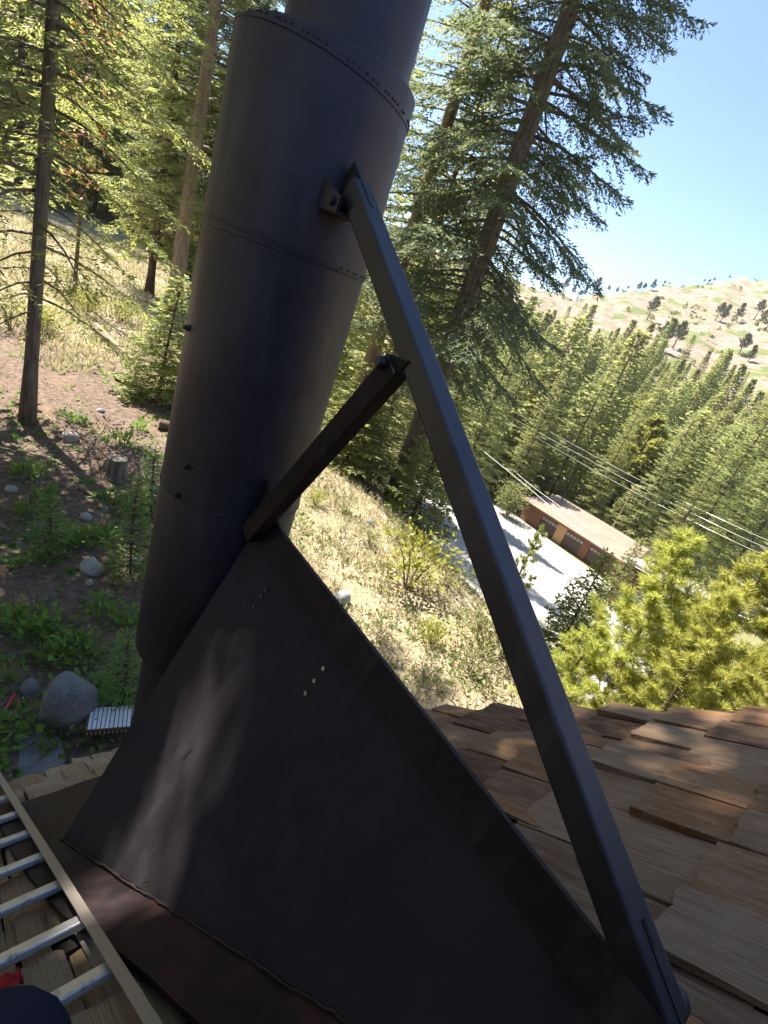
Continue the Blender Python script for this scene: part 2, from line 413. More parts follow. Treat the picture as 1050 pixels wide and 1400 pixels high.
mb = MB()
pw = [RF(U0 + .3, EAVE - .5, -.19), RF(rake(EAVE) - .6, EAVE - .5, -.19), RF(rake(RIDGE) - .6, RIDGE + .1, -.19), RF(U0 + .3, RIDGE + .1, -.19)]
pb = [np.array([p[0], p[1], -6.2]) for p in pw]
mb.add(pb + pw, [(0, 1, 5, 4), (1, 2, 6, 5), (2, 3, 7, 6), (3, 0, 4, 7)])
mb.build('wall', MT['cabinwall'], cabin)
mb = MB(); q0, q1 = RF(rake(EAVE) - .02, EAVE - .03, -.11), RF(rake(RIDGE) - .02, RIDGE, -.11)
mb.bar(q0, q1, NRM, .035, .17).build('fascia', MT['cabinwall'], cabin)

def shake_mesh(seed, m):
    """split cedar shake: local x across, y upslope (0 butt .. 1 head), unit width/length; thick wavy butt, grooves along the grain"""
    r = np.random.default_rng(seed); nx, ny = 7, 5
    xs = np.linspace(-.5, .5, nx); xs[1:-1] += r.uniform(-.045, .045, nx - 2); yv = np.array([0, .12, .35, .62, 1.0])
    gro = r.uniform(-.0042, .0042, nx); cup = r.uniform(-.008, .016); tw = r.uniform(-.010, .010); wav = r.uniform(0, 6.28)
    tb = r.uniform(.013, .036); skew = r.uniform(-.03, .03); V = []
    for b in (1, 0):
        for y in yv:
            t = tb * (1 - .72 * y)
            for i, x in enumerate(xs):
                edge = .012 * math.sin(7 * x + wav) + .01 * math.sin(19 * x + wav * 2) if y == 0 else 0
                zc = cup * (4 * x * x) * (1 - y) + tw * 2 * x * (1 - y)
                z = zc + (t + gro[i] * (1 - .4 * y) if b else 0)
                V.append((x + skew * y * (1 if abs(x) < .5 else .6) + (.008 * math.sin(6 * y + wav) if abs(x) == .5 else 0), y + edge, z))
    n = nx * ny; F = []
    for jy in range(ny - 1):
        for i in range(nx - 1):
            a = jy * nx + i; F.append((a, a + 1, a + nx + 1, a + nx)); F.append((n + a, n + a + nx, n + a + nx + 1, n + a + 1))
    for i in range(nx - 1): F.append((i, n + i, n + i + 1, i + 1))
    for jy in range(ny - 1):
        a = jy * nx; F.append((a, a + nx, n + a + nx, n + a)); a += nx - 1; F.append((a, n + a, n + a + nx, a + nx))
    return mesh_np('shake', V, F, mat=m)
SHK = [shake_mesh(100 + k, MT['shake']) for k in range(18)]; SHN = [shake_mesh(200 + k, MT['shake_new']) for k in range(10)]
c_org = org(cabin); EXPO = .325
rs = np.random.default_rng(21)
def put_shake(u, v, w, Lx, new, lift=None, rz=None):
    me = (SHN if new else SHK)[rs.integers(len(SHN if new else SHK))]
    rz = rs.normal(0, .012) if rz is None else rz; lift = rs.uniform(.008, .046) if lift is None else lift
    th = math.atan2(lift, Lx)
    X = XU * math.cos(rz) + (-DN) * math.sin(rz); Yd = (-DN) * math.cos(rz) - XU * math.sin(rz)
    Yt = Yd * math.cos(th) - NRM * math.sin(th); Zt = np.cross(X, Yt)
    flip = -1 if rs.random() < .5 else 1
    Rm = np.stack([X * w * flip, Yt * Lx, Zt * rs.uniform(.85, 1.25)], 1); p = RF(u, v, lift) - c_org
    m4 = Matrix(np.vstack([np.hstack([Rm, p[:, None]]), [0, 0, 0, 1]]).tolist())
    link('shake', me, cabin, mw=m4)
far_V = MB(); n_sh = 0
FL_U0 = lambda v: np.interp(v, [1.3, 1.68, 2.15, 2.79, 3.5], [.47, .41, .30, .23, .21])   # left edge of rusty flashing
FL_V1 = 3.46
courses = [.045 + EXPO * k for k in range(-5, 13)]
for v in courses:
    if v > EAVE + .02: continue
    u = 3.9 if v < 1 else rake(v) - .0
    u = rake(v) + rs.uniform(-.02, .02); first = True
    while u > -1.4:
        w = float(rs.choice([.13, .18, .23, .28, .32, .37], p=[.1, .2, .25, .2, .15, .1])) * (1.0 if u > .7 else .72)
        gap = rs.uniform(.008, .022); uc = u - w / 2; vv = v + rs.normal(0, .014)
        under = (FL_U0(v) + .0 < uc - w * .5 + .02) and uc < np.interp(v, [0, 2.77, 3.5], [.9, .95, 1.25]) and v < FL_V1 + .02 and v > -.4
        shown = (-.45 < uc and v > -.1 and not under)
        if uc < .75: shown = shown and v > .9
        if shown and n_sh < 298:
            put_shake(uc, vv, w - gap, .52, (uc < .9)); n_sh += 1
        elif not under:
            p = [RF(uc - w / 2 + gap, vv, .03), RF(uc + w / 2 - gap, vv, .03), RF(uc + w / 2 - gap, vv - .5, .004), RF(uc - w / 2 + gap, vv - .5, .004)]
            far_V.add(p + [q - NRM * .014 for q in p], [(0, 1, 2, 3), (0, 4, 5, 1), (1, 5, 6, 2), (3, 7, 4, 0)])
        u -= w
# pale double row along the eave in front of the flashing
u = 1.75
while u > -.6:
    w = rs.uniform(.10, .19)
    if n_sh < 299: put_shake(u - w / 2, EAVE + rs.uniform(-.02, .04), w - .006, .40, True, lift=.03); n_sh += 1
    put_shake(u - w / 2 + .05, 3.72 + rs.uniform(-.03, .03), w - .008, .33, True, lift=.045); n_sh += 1
    u -= w
if far_V.V: tag(far_V.build('shake_field', MT['shake'], cabin), kind='stuff')

# rusty base flashing under the saddle
fl = empty('base_flashing', RF(.3, 2.0, .03), 'rusty dark maroon sheet steel flashing between the ladder and the black saddle', 'flashing')
mb = MB(); vs = np.linspace(-.35, FL_V1, 24); V = []; F = []
for k, v in enumerate(vs):
    for jx in range(9):
        uu = FL_U0(v) + (np.interp(v, [0, 2.77, 3.5], [.98, 1.0, 1.3]) - FL_U0(v)) * jx / 8
        V.append(RF(uu, v, .050 + .004 * math.sin(7 * v + 3 * uu) + .003 * math.sin(17 * uu + v)))
    if k: F += [((k - 1) * 9 + a, (k - 1) * 9 + a + 1, k * 9 + a + 1, k * 9 + a) for a in range(8)]
V2 = [p - NRM * .02 for p in V]; nn_ = len(V)
F += [tuple(nn_ + i for i in f[::-1]) for f in F[:]]
bd = [k * 9 for k in range(24)]; F += [(bd[k], bd[k + 1], nn_ + bd[k + 1], nn_ + bd[k]) for k in range(23)]
bd = [23 * 9 + a for a in range(9)]; F += [(bd[k], bd[k + 1], nn_ + bd[k + 1], nn_ + bd[k]) for k in range(8)]
mb.add(V + V2, F).build('sheet', MT['rust'], fl, smooth=False)

# ------------------------------------------------------------------ steel saddle (snow splitter)
A = np.array([1.0, 1.58, -.93]); L = np.array([.40, 1.51, -2.57]); R = np.array([.885, -.62, -.925])
L = RF(.40, 2.77, .055); sd = empty('chimney_saddle', RF(.95, 1.6, .05), 'big black steel saddle plate leaning against the flue, with bright sun streak', 'saddle plate')
def plate(pts, th, nrm):
    nrm = np.array(nrm) / np.linalg.norm(nrm); n = len(pts); V = [np.array(p) + nrm * th / 2 for p in pts] + [np.array(p) - nrm * th / 2 for p in pts]
    return MB().add(V, [tuple(range(n)), tuple(range(2 * n - 1, n - 1, -1))] + [(i, n + i, n + (i + 1) % n, (i + 1) % n) for i in range(n)])
pn = np.cross(R - A, L - A); pn /= np.linalg.norm(pn)
if pn[0] > 0: pn = -pn
Rb = RF(.885, .06, .055)
# slightly uneven lower edge
base = [L + (Rb - L) * t + np.array([0, 0, .0]) + (A - L) / np.linalg.norm(A - L) * .008 * math.sin(9 * t * 2.2) for t in np.linspace(0, 1, 12)]
mid = [A + (R - A) * t for t in np.linspace(0, 1, 10)]
V = []; F = []; NU, NV = 26, 14
for a in range(NU + 1):
    t = a / NU; pt = A + (R - A) * t; pbm = L + (RF(.885, .03, .055) - L) * t
    for b in range(NV + 1):
        k = b / NV; p = pt * (1 - k) + pbm * k
        p = p + pn * (.006 * math.sin(3.1 * t + 2 * k) * math.sin(math.pi * k) + .003 * math.sin(11 * t + 5 * k) * math.sin(math.pi * k))
        V.append(p)
for a in range(NU):
    for b in range(NV):
        q = a * (NV + 1) + b; F.append((q, q + 1, q + NV + 2, q + NV + 1))
nV = len(V); V += [p - pn * .010 for p in V]; F += [tuple(nV + i for i in f[::-1]) for f in F[:]]
ring = [a * (NV + 1) for a in range(NU + 1)]; F += [(ring[a], ring[a + 1], nV + ring[a + 1], nV + ring[a]) for a in range(NU)]
ring = list(range(NV + 1)); F += [(ring[b + 1], ring[b], nV + ring[b], nV + ring[b + 1]) for b in range(NV)]
tag(MB().add(V, F).build('side_plate', MT['steel'], sd, auto=35), 'near triangular plate streaked by sunlight')
# mirrored far plate
def mir(p): return np.array([2 * (1.0 + (p[1] - 1.58) * (.115 / 2.2)) - p[0], p[1], p[2]])
plate([A + np.array([.012, 0, -.01]), mir(L), R + np.array([.02, .02, -.02])], .010, (-pn[0], pn[1], pn[2])).build('side_plate', MT['steel'], sd)
# ridge flange 10 cm deep, 5 mm proud of the plate
dv = (L - A); dv = dv - (R - A) * (dv @ (R - A)) / ((R - A) @ (R - A)); dv /= np.linalg.norm(dv)
o_ = pn * .017 + dv * -.006
plate([A + o_, R + o_, R + o_ + dv * .10, A + (R - A) * .06 + o_ + dv * .10, A + (R - A) * .0 + o_ + dv * .03], .008, pn).build('ridge_flange', MT['steel_brown'], sd)
# upright fin at the apex
plate([A + np.array([-.02, .02, .0]), A + np.array([-.02, -.18, -.0]), A + np.array([-.02, -.06, .06]), A + np.array([-.02, .0, .13]), A + np.array([-.02, .03, .13])], .01, (1, 0, 0)).build('apex_fin', MT['steel_brown'], sd)
plate([A + dv * .02 - pn * .02 + np.array([.0, .012, 0]), L + np.array([.03, .012, 0.03]), mir(L) + np.array([-.03, .012, .03])], .008, (0, 1, 0)).build('back_plate', MT['steel'], sd)
ad_ = (R - A) / np.linalg.norm(R - A)
for al, dws in ((.27, (.19, .22, .27)), (.70, (.17, .22, .27))):
    for dw in dws:
        p = A + ad_ * al + dv * dw + pn * .006
        MB().tube([p - pn * .004, p + pn * .004], .0075, 6).build('bolt', MT['washer'] if al > .5 else MT['bolt'], sd)
for (al, dw, ln, an) in ((.92, .9, .03, .4), (.53, 1.12, .05, 1.2), (.2, .3, .008, 0), (.62, 1.2, .035, 2.2), (.42, .8, .06, 1.7), (.75, .55, .02, .8)):
    p = A + ad_ * al + dv * dw + pn * .0085; d_ = ad_ * math.cos(an) + dv * math.sin(an)
    MB().tube([p, p + d_ * ln * .5 + dv * .004, p + d_ * ln], .0012, 5).build('scratch_bead', MT['washer'], sd)
# lumpy weld bead along the foot of the plate
bd = MB(); r2 = np.random.default_rng(5); pts = []; rad = []
for t in np.linspace(0, .97, 90):
    pts.append(L + (RF(.885, .06, .055) - L) * t + pn * .008 + r2.normal(0, .002, 3)); rad.append(.0025 + .003 * r2.random())
bd.tube(pts, rad, 6).build('weld_bead', MT['bead'], sd, smooth=True)

# ------------------------------------------------------------------ flue
FC = np.array([1.005, 1.9]); FR = .300
fp = empty('flue_pipe', (FC[0], FC[1], -2.9), 'tall dark riveted steel flue with wide jacket and narrower pipe on top', 'chimney')
mb = MB(); mb.lathe(FC, [(FR - .02, -.02), (FR, -.01), (FR, .27), (FR, .555), (FR - .006, .562), (FR - .05, .566), (.15, .566)], 72)
tag(mb.build('upper_jacket', MT['steel_pipe'], fp, auto=40), 'upper jacket section')
mb = MB(); mb.lathe(FC, [(FR - .03, .01), (FR - .003, .004), (FR - .003, -.5), (FR - .003, -.985), (FR - .02, -.988)], 72); mb.build('jacket', MT['steel_pipe'], fp, auto=40)
mb = MB(); mb.lathe(FC, [(FR - .02, -.9), (FR - .006, -.95), (FR - .006, -1.4), (FR - .010, -1.86), (FR - .03, -1.895), (.24, -1.91)], 72); mb.build('lower_jacket', MT['steel_pipe'], fp, auto=40)
IC = np.array([1.045, 1.875]); mb = MB(); mb.lathe(IC, [(.2135, .50), (.2135, 1.6), (.2135, 2.6), (.20, 2.6)], 64); mb.build('top_pipe', MT['steel_pipe'], fp, auto=40)
mb = MB(); mb.lathe(FC, [(.243, -1.88), (.243, -2.5), (.243, -3.1)], 56); mb.build('lower_pipe', MT['steel_pipe'], fp, auto=40)
def tilt(o):
    o0 = org(o.parent)
    for v in o.data.vertices:
        zz = v.co.z + o0[2]; k = float(np.interp(zz, [-.3, 0, .55], [0, .05, .135])); v.co.z -= k * (v.co.x * .88 - v.co.y * .47)
tilt(fp.children[0]); tilt(fp.children[1])
def ring(z, r, h, t, name):
    mb = MB(); mb.lathe(FC, [(r, z - h), (r + t, z - h * .7), (r + t, z + h * .7), (r, z + h)], 96); return mb.build(name, MT['steel_pipe'], fp, auto=40)
s1 = ring(.515, FR, .0045, .003, 'seam'); s2 = ring(.004, FR, .004, .003, 'seam'); s3 = ring(-.984, FR - .003, .004, .003, 'seam')
def rivets(z, r, n, a0, a1, seam, dz=.012, sz=.0031):
    for k in range(n):
        if r2.random() < .28: continue
        a = math.radians(a0 + (a1 - a0) * (k + r2.uniform(-.25, .25)) / (n - 1)); d = np.array([math.sin(a), math.cos(a), 0]); p = np.array([FC[0], FC[1], z + dz]) + d * (r - .001); p[2] -= float(np.interp(z, [-.3, 0, .55], [0, .05, .135])) * r * (d[0] * .88 - d[1] * .47)
        MB().tube([p, p + d * .0035, p + d * .005], [sz, sz, sz * .5], 6).build('rivet', MT['bolt'], seam)
tilt(s1); tilt(s2)
rivets(.515, FR, 44, 120, 262, s1); rivets(.004, FR, 36, 125, 235, s2, .010, .0034)
for px, py, zz in ((257, 448, -.33), (243, 677, -.95), (255, 638, -.83)):
    r_ = ray(px, py); a = math.atan2(r_[0], r_[1])
    # outward point on the jacket along that bearing (near side)
    d2 = np.array([r_[0], r_[1]]) / math.hypot(r_[0], r_[1]); b_ = d2 @ FC; cc = FC @ FC - FR ** 2; disc = max(b_ * b_ - cc, 0); t = b_ - math.sqrt(disc)
    p = np.array([d2[0] * t, d2[1] * t, r_[2] / math.hypot(r_[0], r_[1]) * t]); nd = np.array([p[0] - FC[0], p[1] - FC[1], 0]); nd /= np.linalg.norm(nd)
    MB().tube([p - nd * .004, p + nd * .006, p + nd * .006, p + nd * .018], [.012, .012, .008, .007], 8).build('bolt', MT['bolt'], fp, auto=30)

# ------------------------------------------------------------------ brace post, its bracket and the cross brace
P0 = ray(912, 1410); P0 = P0 * (.93 / P0[0]); P1 = np.array([.985, 1.545, .232]); pd_ = (P1 - P0) / np.linalg.norm(P1 - P0)
pu = np.array([0, -pd_[2], pd_[1]]); ps = np.cross(pd_, pu)
bp = empty('brace_post', P0, 'long black square steel tube brace rising from roof ridge to flue bracket', 'brace')
TW = .070
MB().bar(P0 + pd_ * .02, P1 - pd_ * .02, pu, TW, TW, .007).build('tube', MT['steel_post'], bp)
for P, sg_ in ((P0, 1), (P1, -1)):     # slotted gusset tab and its bolt at either end
    c = P + pd_ * sg_ * .07
    plate([c - pd_ * .13 * sg_ + pu * .0375, c + pd_ * .06 * sg_ + pu * .0375, c + pd_ * .06 * sg_ - pu * .0375, c - pd_ * .13 * sg_ - pu * .0375], .012, ps).build('gusset_tab', MT['steel_post'], bp)
c = P0 + pd_ * .085 + pu * (TW / 2 + .0012)
MB().box(c, pd_, ps, pu, .085, .0048, .0012).build('slot', MT['deck'], bp)
c = P0 + pd_ * .02; xs_ = np.array([1.0, 0, 0])
MB().tube([c + xs_ * .02, c + xs_ * .050, c + xs_ * .050, c + xs_ * .062, c + xs_ * .068], [.03, .03, .024, .024, .012], 16).build('bolt', MT['steel_post'], bp, auto=30)
c = P1 - pd_ * .07
MB().tube([c + xs_ * .02, c + xs_ * .045, c + xs_ * .058], [.022, .022, .010], 12).build('bolt', MT['bolt'], bp, auto=30)
br = empty('flue_bracket', P1, 'black welded bracket box on the flue holding the brace top', 'bracket')
bc = np.array([.965, 1.60, .205])
MB().box(bc + np.array([0, .018, 0]), (1, -.15, 0), (.15, 1, 0), (0, 0, 1), .052, .012, .062, .004).build('back_plate', MT['steel_post'], br)
plate([bc + np.array([-.043, .01, -.058]), bc + np.array([-.043, -.10, -.064]), bc + np.array([-.043, -.105, -.02]), bc + np.array([-.043, .01, .025])], .010, (1, 0, 0)).build('side_tab', MT['steel_post'], br)
plate([bc + np.array([.062, .01, -.06]), bc + np.array([.062, -.10, -.065]), bc + np.array([.062, -.11, -.01]), bc + np.array([.062, .01, .065])], .010, (1, 0, 0)).build('side_tab', MT['steel_post'], br)
MB().box(bc + np.array([.008, -.045, -.060]), (1, 0, 0), (0, 1, 0), (0, 0, 1), .044, .05, .005).build('shelf', MT['steel_post'], br)
MB().tube([bc + np.array([-.046, -.07, -.035]), bc + np.array([-.06, -.07, -.035])], .014, 6).build('bolt', MT['bolt'], br)
cb = empty('cross_brace', A, 'short brown-black flat brace from saddle apex up to the post', 'brace')
Q1 = np.array([.945, 1.055, -.175]); Q0 = np.array([.93, 1.53, -.985])
qd = (Q1 - Q0) / np.linalg.norm(Q1 - Q0); qu = np.array([0, -qd[2], qd[1]]); qs = np.cross(qd, qu)
MB().bar(Q0 - qd * .02, Q1, qu, .050, .074, .004).build('channel', MT['steel_brown'], cb)
e_ = Q1 + np.array([-.005, 0, 0]); top_c = Q1 + qd * .012
plate([e_ + qu * .034 + ps * 0 + np.array([-.022, 0, 0]), e_ + qu * .034 + np.array([.05, 0, 0]), e_ - qu * .034 + np.array([.05, 0, 0]), e_ - qu * .034 + np.array([-.022, 0, 0])], .006, qd).build('end_cap', MT['washer'] if False else MT['steel_post'], cb)
hk = e_ + np.array([-.01, 0, 0])
plate([hk + qu * .036, hk + qu * .034 + qd * .05 + np.array([0, 0, .0]), hk - qu * .03], .006, (1, 0, 0)).build('hook_plate', MT['steel_brown'], cb)
c = e_ - qu * -.0 + np.array([-.022, 0, 0]) - qd * .02 - qu * .022
MB().tube([c, c + np.array([-.012, 0, 0]), c + np.array([-.022, 0, 0])], [.018, .018, .012], 10).build('bolt', MT['bolt'], cb, auto=30)

# ------------------------------------------------------------------ aluminium ladder lying on the roof
ld = empty('ladder', RF(.2, 2.5, .05), 'aluminium ladder lying on the roof left of the saddle', 'ladder')
la = RF(.385, 1.0, .06); lb = RF(.262, 4.35, .06); ldir = (lb - la) / np.linalg.norm(lb - la); lsd = np.cross(NRM, ldir)
if lsd[0] > 0: lsd = -lsd
for off in (0.0, .40):
    p, q = la + lsd * off - ldir * .6, lb + lsd * off
    mb = MB(); sgn = 1 if off == 0 else -1
    mb.bar(p, q, NRM, .004, .080); mb.bar(p + NRM * .041 + lsd * .012 * sgn, q + NRM * .041 + lsd * .012 * sgn, NRM, .030, .004); mb.bar(p - NRM * .041 + lsd * .012 * sgn, q - NRM * .041 + lsd * .012 * sgn, NRM, .030, .004)
    mb.build('rail', MT['alu_rail'], ld)
for k in range(12):
    d = .11 + .305 * k - .3
    if d > 3.2: break
    c = la + ldir * (d); a_, b_ = c + lsd * .004, c + lsd * .396
    rg_ = MB(); pts = []
    rg_.bar(a_ + NRM * .006, b_ + NRM * .006, NRM, .052, .026, .006)
    g_ = rg_.build('rung', MT['alu'], ld)
    for s_ in (.006, .386): MB().tube([c + lsd * s_ + NRM * .006, c + lsd * (s_ + .010) + NRM * .006], .020, 10).build('collar', MT['alu'], g_)

# ------------------------------------------------------------------ vegetation generators
def nrm(v): return v / (np.linalg.norm(v, axis=-1, keepdims=True) + 1e-9)
def sprig_quads(base, d, ln, wd, r, tilt=.5):
    n = len(base); d = nrm(d); up = np.array([0, 0, 1.0]) + r.normal(0, tilt, (n, 3)); side = nrm(np.cross(d, up))
    V = np.empty((n, 4, 3)); V[:, 0] = base; V[:, 2] = base + d * ln[:, None]
    m = base + d * (ln * .45)[:, None]; V[:, 1] = m + side * (wd / 2)[:, None]; V[:, 3] = m - side * (wd / 2)[:, None]
    return V
def trunk_mb(H, r0, seed, sides=10, bend=.12, tip=.02, segs=16):
    r = np.random.default_rng(seed); ph = r.uniform(0, 6.28, 4); pts = []; rad = []
    for k in range(segs + 1):
        t = k / segs; z = H * t - .35
        pts.append((bend * math.sin(2.2 * t + ph[0]) - bend * math.sin(ph[0]), bend * math.sin(2.9 * t + ph[1]) - bend * math.sin(ph[1]), z))
        rad.append((r0 * (1 - t) ** .9 + tip) * (1 + .45 * math.exp(-t * H / .35)))
    return pts, rad
def fir(seed, H, zb, R, nbr, sec_sp, spr_sp, slen, r0, droop=.22, rise=.15, prof=.8, gaps=.0, limb_sides=3, wr=(.36, .58)):
    """returns (foliage quads N x 4 x 3, wood MB)"""
    r = np.random.default_rng(seed); pts, rad = trunk_mb(H, r0, seed); wood = MB(); wood.tube(pts, rad, 10); P = np.array(pts); out = []
    ga = r.uniform(0, 6.28)
    for k in range(nbr):
        t = ((k + r.random()) / nbr) ** .92; z = zb + (H - zb) * t
        pr = (1 - t) ** prof * (.6 + .4 * min(1, t / .12)) * r.uniform(.62, 1.12)
        Lb = max(R * pr, .18); a = ga + k * 2.39996 + r.normal(0, .25)
        if r.random() < gaps: Lb *= .45
        dh = np.array([math.cos(a), math.sin(a), 0]); sd_ = np.array([-dh[1], dh[0], 0])
        cx = np.array([np.interp(z, P[:, 2], P[:, 0]), np.interp(z, P[:, 2], P[:, 1]), z])
        ri = rise * (1.6 * t - .35) + r.normal(0, .06) + .05; dr = droop * (1.15 - t) * r.uniform(.7, 1.3)
        ax = lambda s: cx + dh * (Lb * s)[:, None] + np.array([0, 0, 1]) * (Lb * (ri * s - dr * s ** 1.7 + .10 * s ** 4))[:, None] + sd_ * (Lb * .05 * np.sin(3 * s + k))[:, None]
        sx = np.linspace(0, 1, 5); A5 = ax(sx); wood.tube(list(A5), list(np.interp(sx, [0, 1], [.012 + .010 * Lb, .004])), limb_sides, cap=False)
        n2 = max(3, int(Lb / sec_sp)); s2 = np.sqrt(np.linspace(.04 + .02 * r.random(), .99, n2)); s2 = np.clip(s2 + r.normal(0, .015, n2), .1, 1)
        b2 = ax(s2); sgn = np.where(np.arange(n2) % 2 == 0, 1, -1) * 1.0
        tang = nrm(ax(np.clip(s2 + .02, 0, 1.02)) - b2)
        l2 = (Lb * .47 * (1.05 - s2) * np.minimum(1, s2 / .25) + .14 + .05 * r.random(n2)) * r.uniform(.7, 1.2, n2)
        ang = np.radians(r.uniform(38, 62, n2)); d2 = nrm(tang * np.cos(ang)[:, None] + sd_ * (sgn * np.sin(ang))[:, None] + np.array([0, 0, 1]) * r.normal(-.10, .12, n2)[:, None])
        # sprigs on secondaries
        cnt = np.maximum(2, (l2 / spr_sp).astype(int)); idx = np.repeat(np.arange(n2), cnt)
        f = np.concatenate([(np.arange(c) + .5) / c for c in cnt])
        b3 = b2[idx] + d2[idx] * (l2[idx] * f)[:, None] + np.array([0, 0, -1]) * (l2[idx] * .18 * f ** 2)[:, None]
        s3 = np.where(np.arange(len(idx)) % 2 == 0, 1, -1); perp = nrm(np.cross(d2[idx], np.array([0, 0, 1.0])))
        a3 = np.radians(r.uniform(18, 58, len(idx))); d3 = d2[idx] * np.cos(a3)[:, None] + perp * (s3 * np.sin(a3))[:, None] + r.normal(0, .22, (len(idx), 3))
        ln = slen * r.uniform(.65, 1.3, len(idx)); out.append(sprig_quads(b3, d3, ln, ln * r.uniform(wr[0], wr[1], len(idx)), r, .55))
    return np.concatenate(out), wood
def quads_mesh(name, V, m):
    n = len(V); return mesh_np(name, V.reshape(-1, 3), quads=np.arange(n * 4).reshape(n, 4), mat=m)
def wood_mesh(name, mb, m):
    me = mesh_np(name, mb.V, mb.F, mat=m, smooth=True); return me
def pine(seed, H, zb, R, nbr, r0, tuft=.16, ntuft=9, nneed=13, nw=.22):
    r = np.random.default_rng(seed); pts, rad = trunk_mb(H, r0, seed, bend=.25); wood = MB(); wood.tube(pts, rad, 9); P = np.array(pts); C = []; D = []
    for k in range(nbr):
        t = ((k + r.random()) / nbr) ** .85; z = zb + (H - zb) * t * .98; Lb = max(.25, R * (1 - t) ** .6 * r.uniform(.55, 1.15)); a = k * 2.39996 + r.normal(0, .4)
        dh = np.array([math.cos(a), math.sin(a), 0]); cx = np.array([np.interp(z, P[:, 2], P[:, 0]), np.interp(z, P[:, 2], P[:, 1]), z])
        ax = lambda s: cx + dh * Lb * s + np.array([0, 0, 1]) * Lb * (.10 * s + .42 * s * s)
        wood.tube([ax(s) for s in np.linspace(0, 1, 5)], list(np.linspace(.010 + .010 * Lb, .005, 5)), 4, cap=False)
        for q in range(max(3, int(ntuft * Lb / R))):
            s = r.uniform(.25, 1) ** .7; b = ax(s); lat = r.normal(0, 1, 3) * np.array([1, 1, .55]); lat /= np.linalg.norm(lat)
            e = b + lat * Lb * .30 * (1.1 - s) + np.array([0, 0, .10]) * r.random(); dd = nrm(lat * .7 + dh * .7 + np.array([0, 0, .7]))
            wood.tube([b, (b + e) / 2 - np.array([0, 0, .02]), e], [.006, .005, .004], 3, cap=False)
            for w in range(3):
                C.append(e - dd * w * tuft * .45 + r.normal(0, tuft * .12, 3)); D.append(nrm(dd + r.normal(0, .25, 3)))
        C.append(ax(1.0)); D.append(nrm(dh * .6 + np.array([0, 0, 1])))
    C = np.repeat(np.array(C), nneed, 0); D = np.repeat(np.array(D), nneed, 0); n = len(C)
    d = nrm(D + r.normal(0, .62, (n, 3))); ln = tuft * r.uniform(.7, 1.2, n); return sprig_quads(C, d, ln, ln * nw, r, .8), wood
def shrub(seed, h, w, n, ls, stems=7):
    r = np.random.default_rng(seed); wood = MB(); C = []; D = []
    for k in range(stems):
        a = r.uniform(0, 6.28); tipp = np.array([math.cos(a) * w * r.uniform(.15, .55), math.sin(a) * w * r.uniform(.15, .55), h * r.uniform(.55, 1)])
        m_ = tipp * .5 + np.array([0, 0, .08 * h]); wood.tube([(0, 0, -.1), m_, tipp], [.012 * h + .004, .008 * h + .003, .003], 4, cap=False)
        for q in range(n // stems):
            t = r.uniform(.25, 1.05); b = (m_ * 2 * t if t < .5 else m_ + (tipp - m_) * (t - .5) * 2); rr_ = r.normal(0, .16 * w, 3) * np.array([1, 1, .7]); C.append(b + rr_); D.append(nrm(rr_ + np.array([0, 0, .12])))
    C = np.array(C); C[:, 2] = np.abs(C[:, 2]) + .01; D = np.array(D) + r.normal(0, .4, (len(C), 3)); ln = ls * r.uniform(.6, 1.3, len(C))
    return sprig_quads(C, D, ln, ln * .55, r, .9), wood

def plant_tree(name, loc, qme, wme, label, cat, group=None, s=(1, 1), rz=0.0, parts=('crown', 'trunk')):
    e = empty(name, loc, label, cat, group); e.rotation_euler.z = rz; e.scale = (s[0], s[0], s[1])
    link(parts[0], qme, e); link(parts[1], wme, e); return e
def in_beam(C, loc, rz, s):
    """which crown points stand in the sunbeam that reaches the saddle (cut away to shape the sun streak)"""
    c, sn = math.cos(rz), math.sin(rz); p = C * np.array([s[0], s[0], s[1]]); q = np.stack([p[:, 0] * c - p[:, 1] * sn, p[:, 0] * sn + p[:, 1] * c, p[:, 2]], -1) + loc
    t = ((q - A) @ pn) / (SUN @ pn); h = q - SUN * t[:, None]; al = (h - A) @ ad_; dw = (h - A) @ dv
    x0 = np.interp(dw, [.30, .45, .7, 1.0, 1.3, 1.6], [.13, .15, .19, .27, .37, .46]); x1 = np.interp(dw, [.30, .45, .7, 1.0, 1.3, 1.6], [.36, .46, .58, .71, .86, .98])
    return ((dw > .34) & (dw < 1.75) & (al > x0) & (al < x1) & ~((dw > .61) & (dw < .65))) | ((dw > .14) & (dw < .34) & (al > .52) & (al < .72) & (np.arange(len(C)) % 3 > 0))
def filt(V, loc, rz, s): return V[~in_beam(V.mean(1), loc, rz, s)]
def filt_wood(w, loc, rz, s):
    V = np.array(w.V); C = np.array([V[list(f)].mean(0) for f in w.F]); ok = ~in_beam(C, loc, rz, s) | (np.hypot(C[:, 0], C[:, 1]) < .45)
    m = MB(); m.V = w.V; m.F = [f for f, k in zip(w.F, ok) if k]; return m

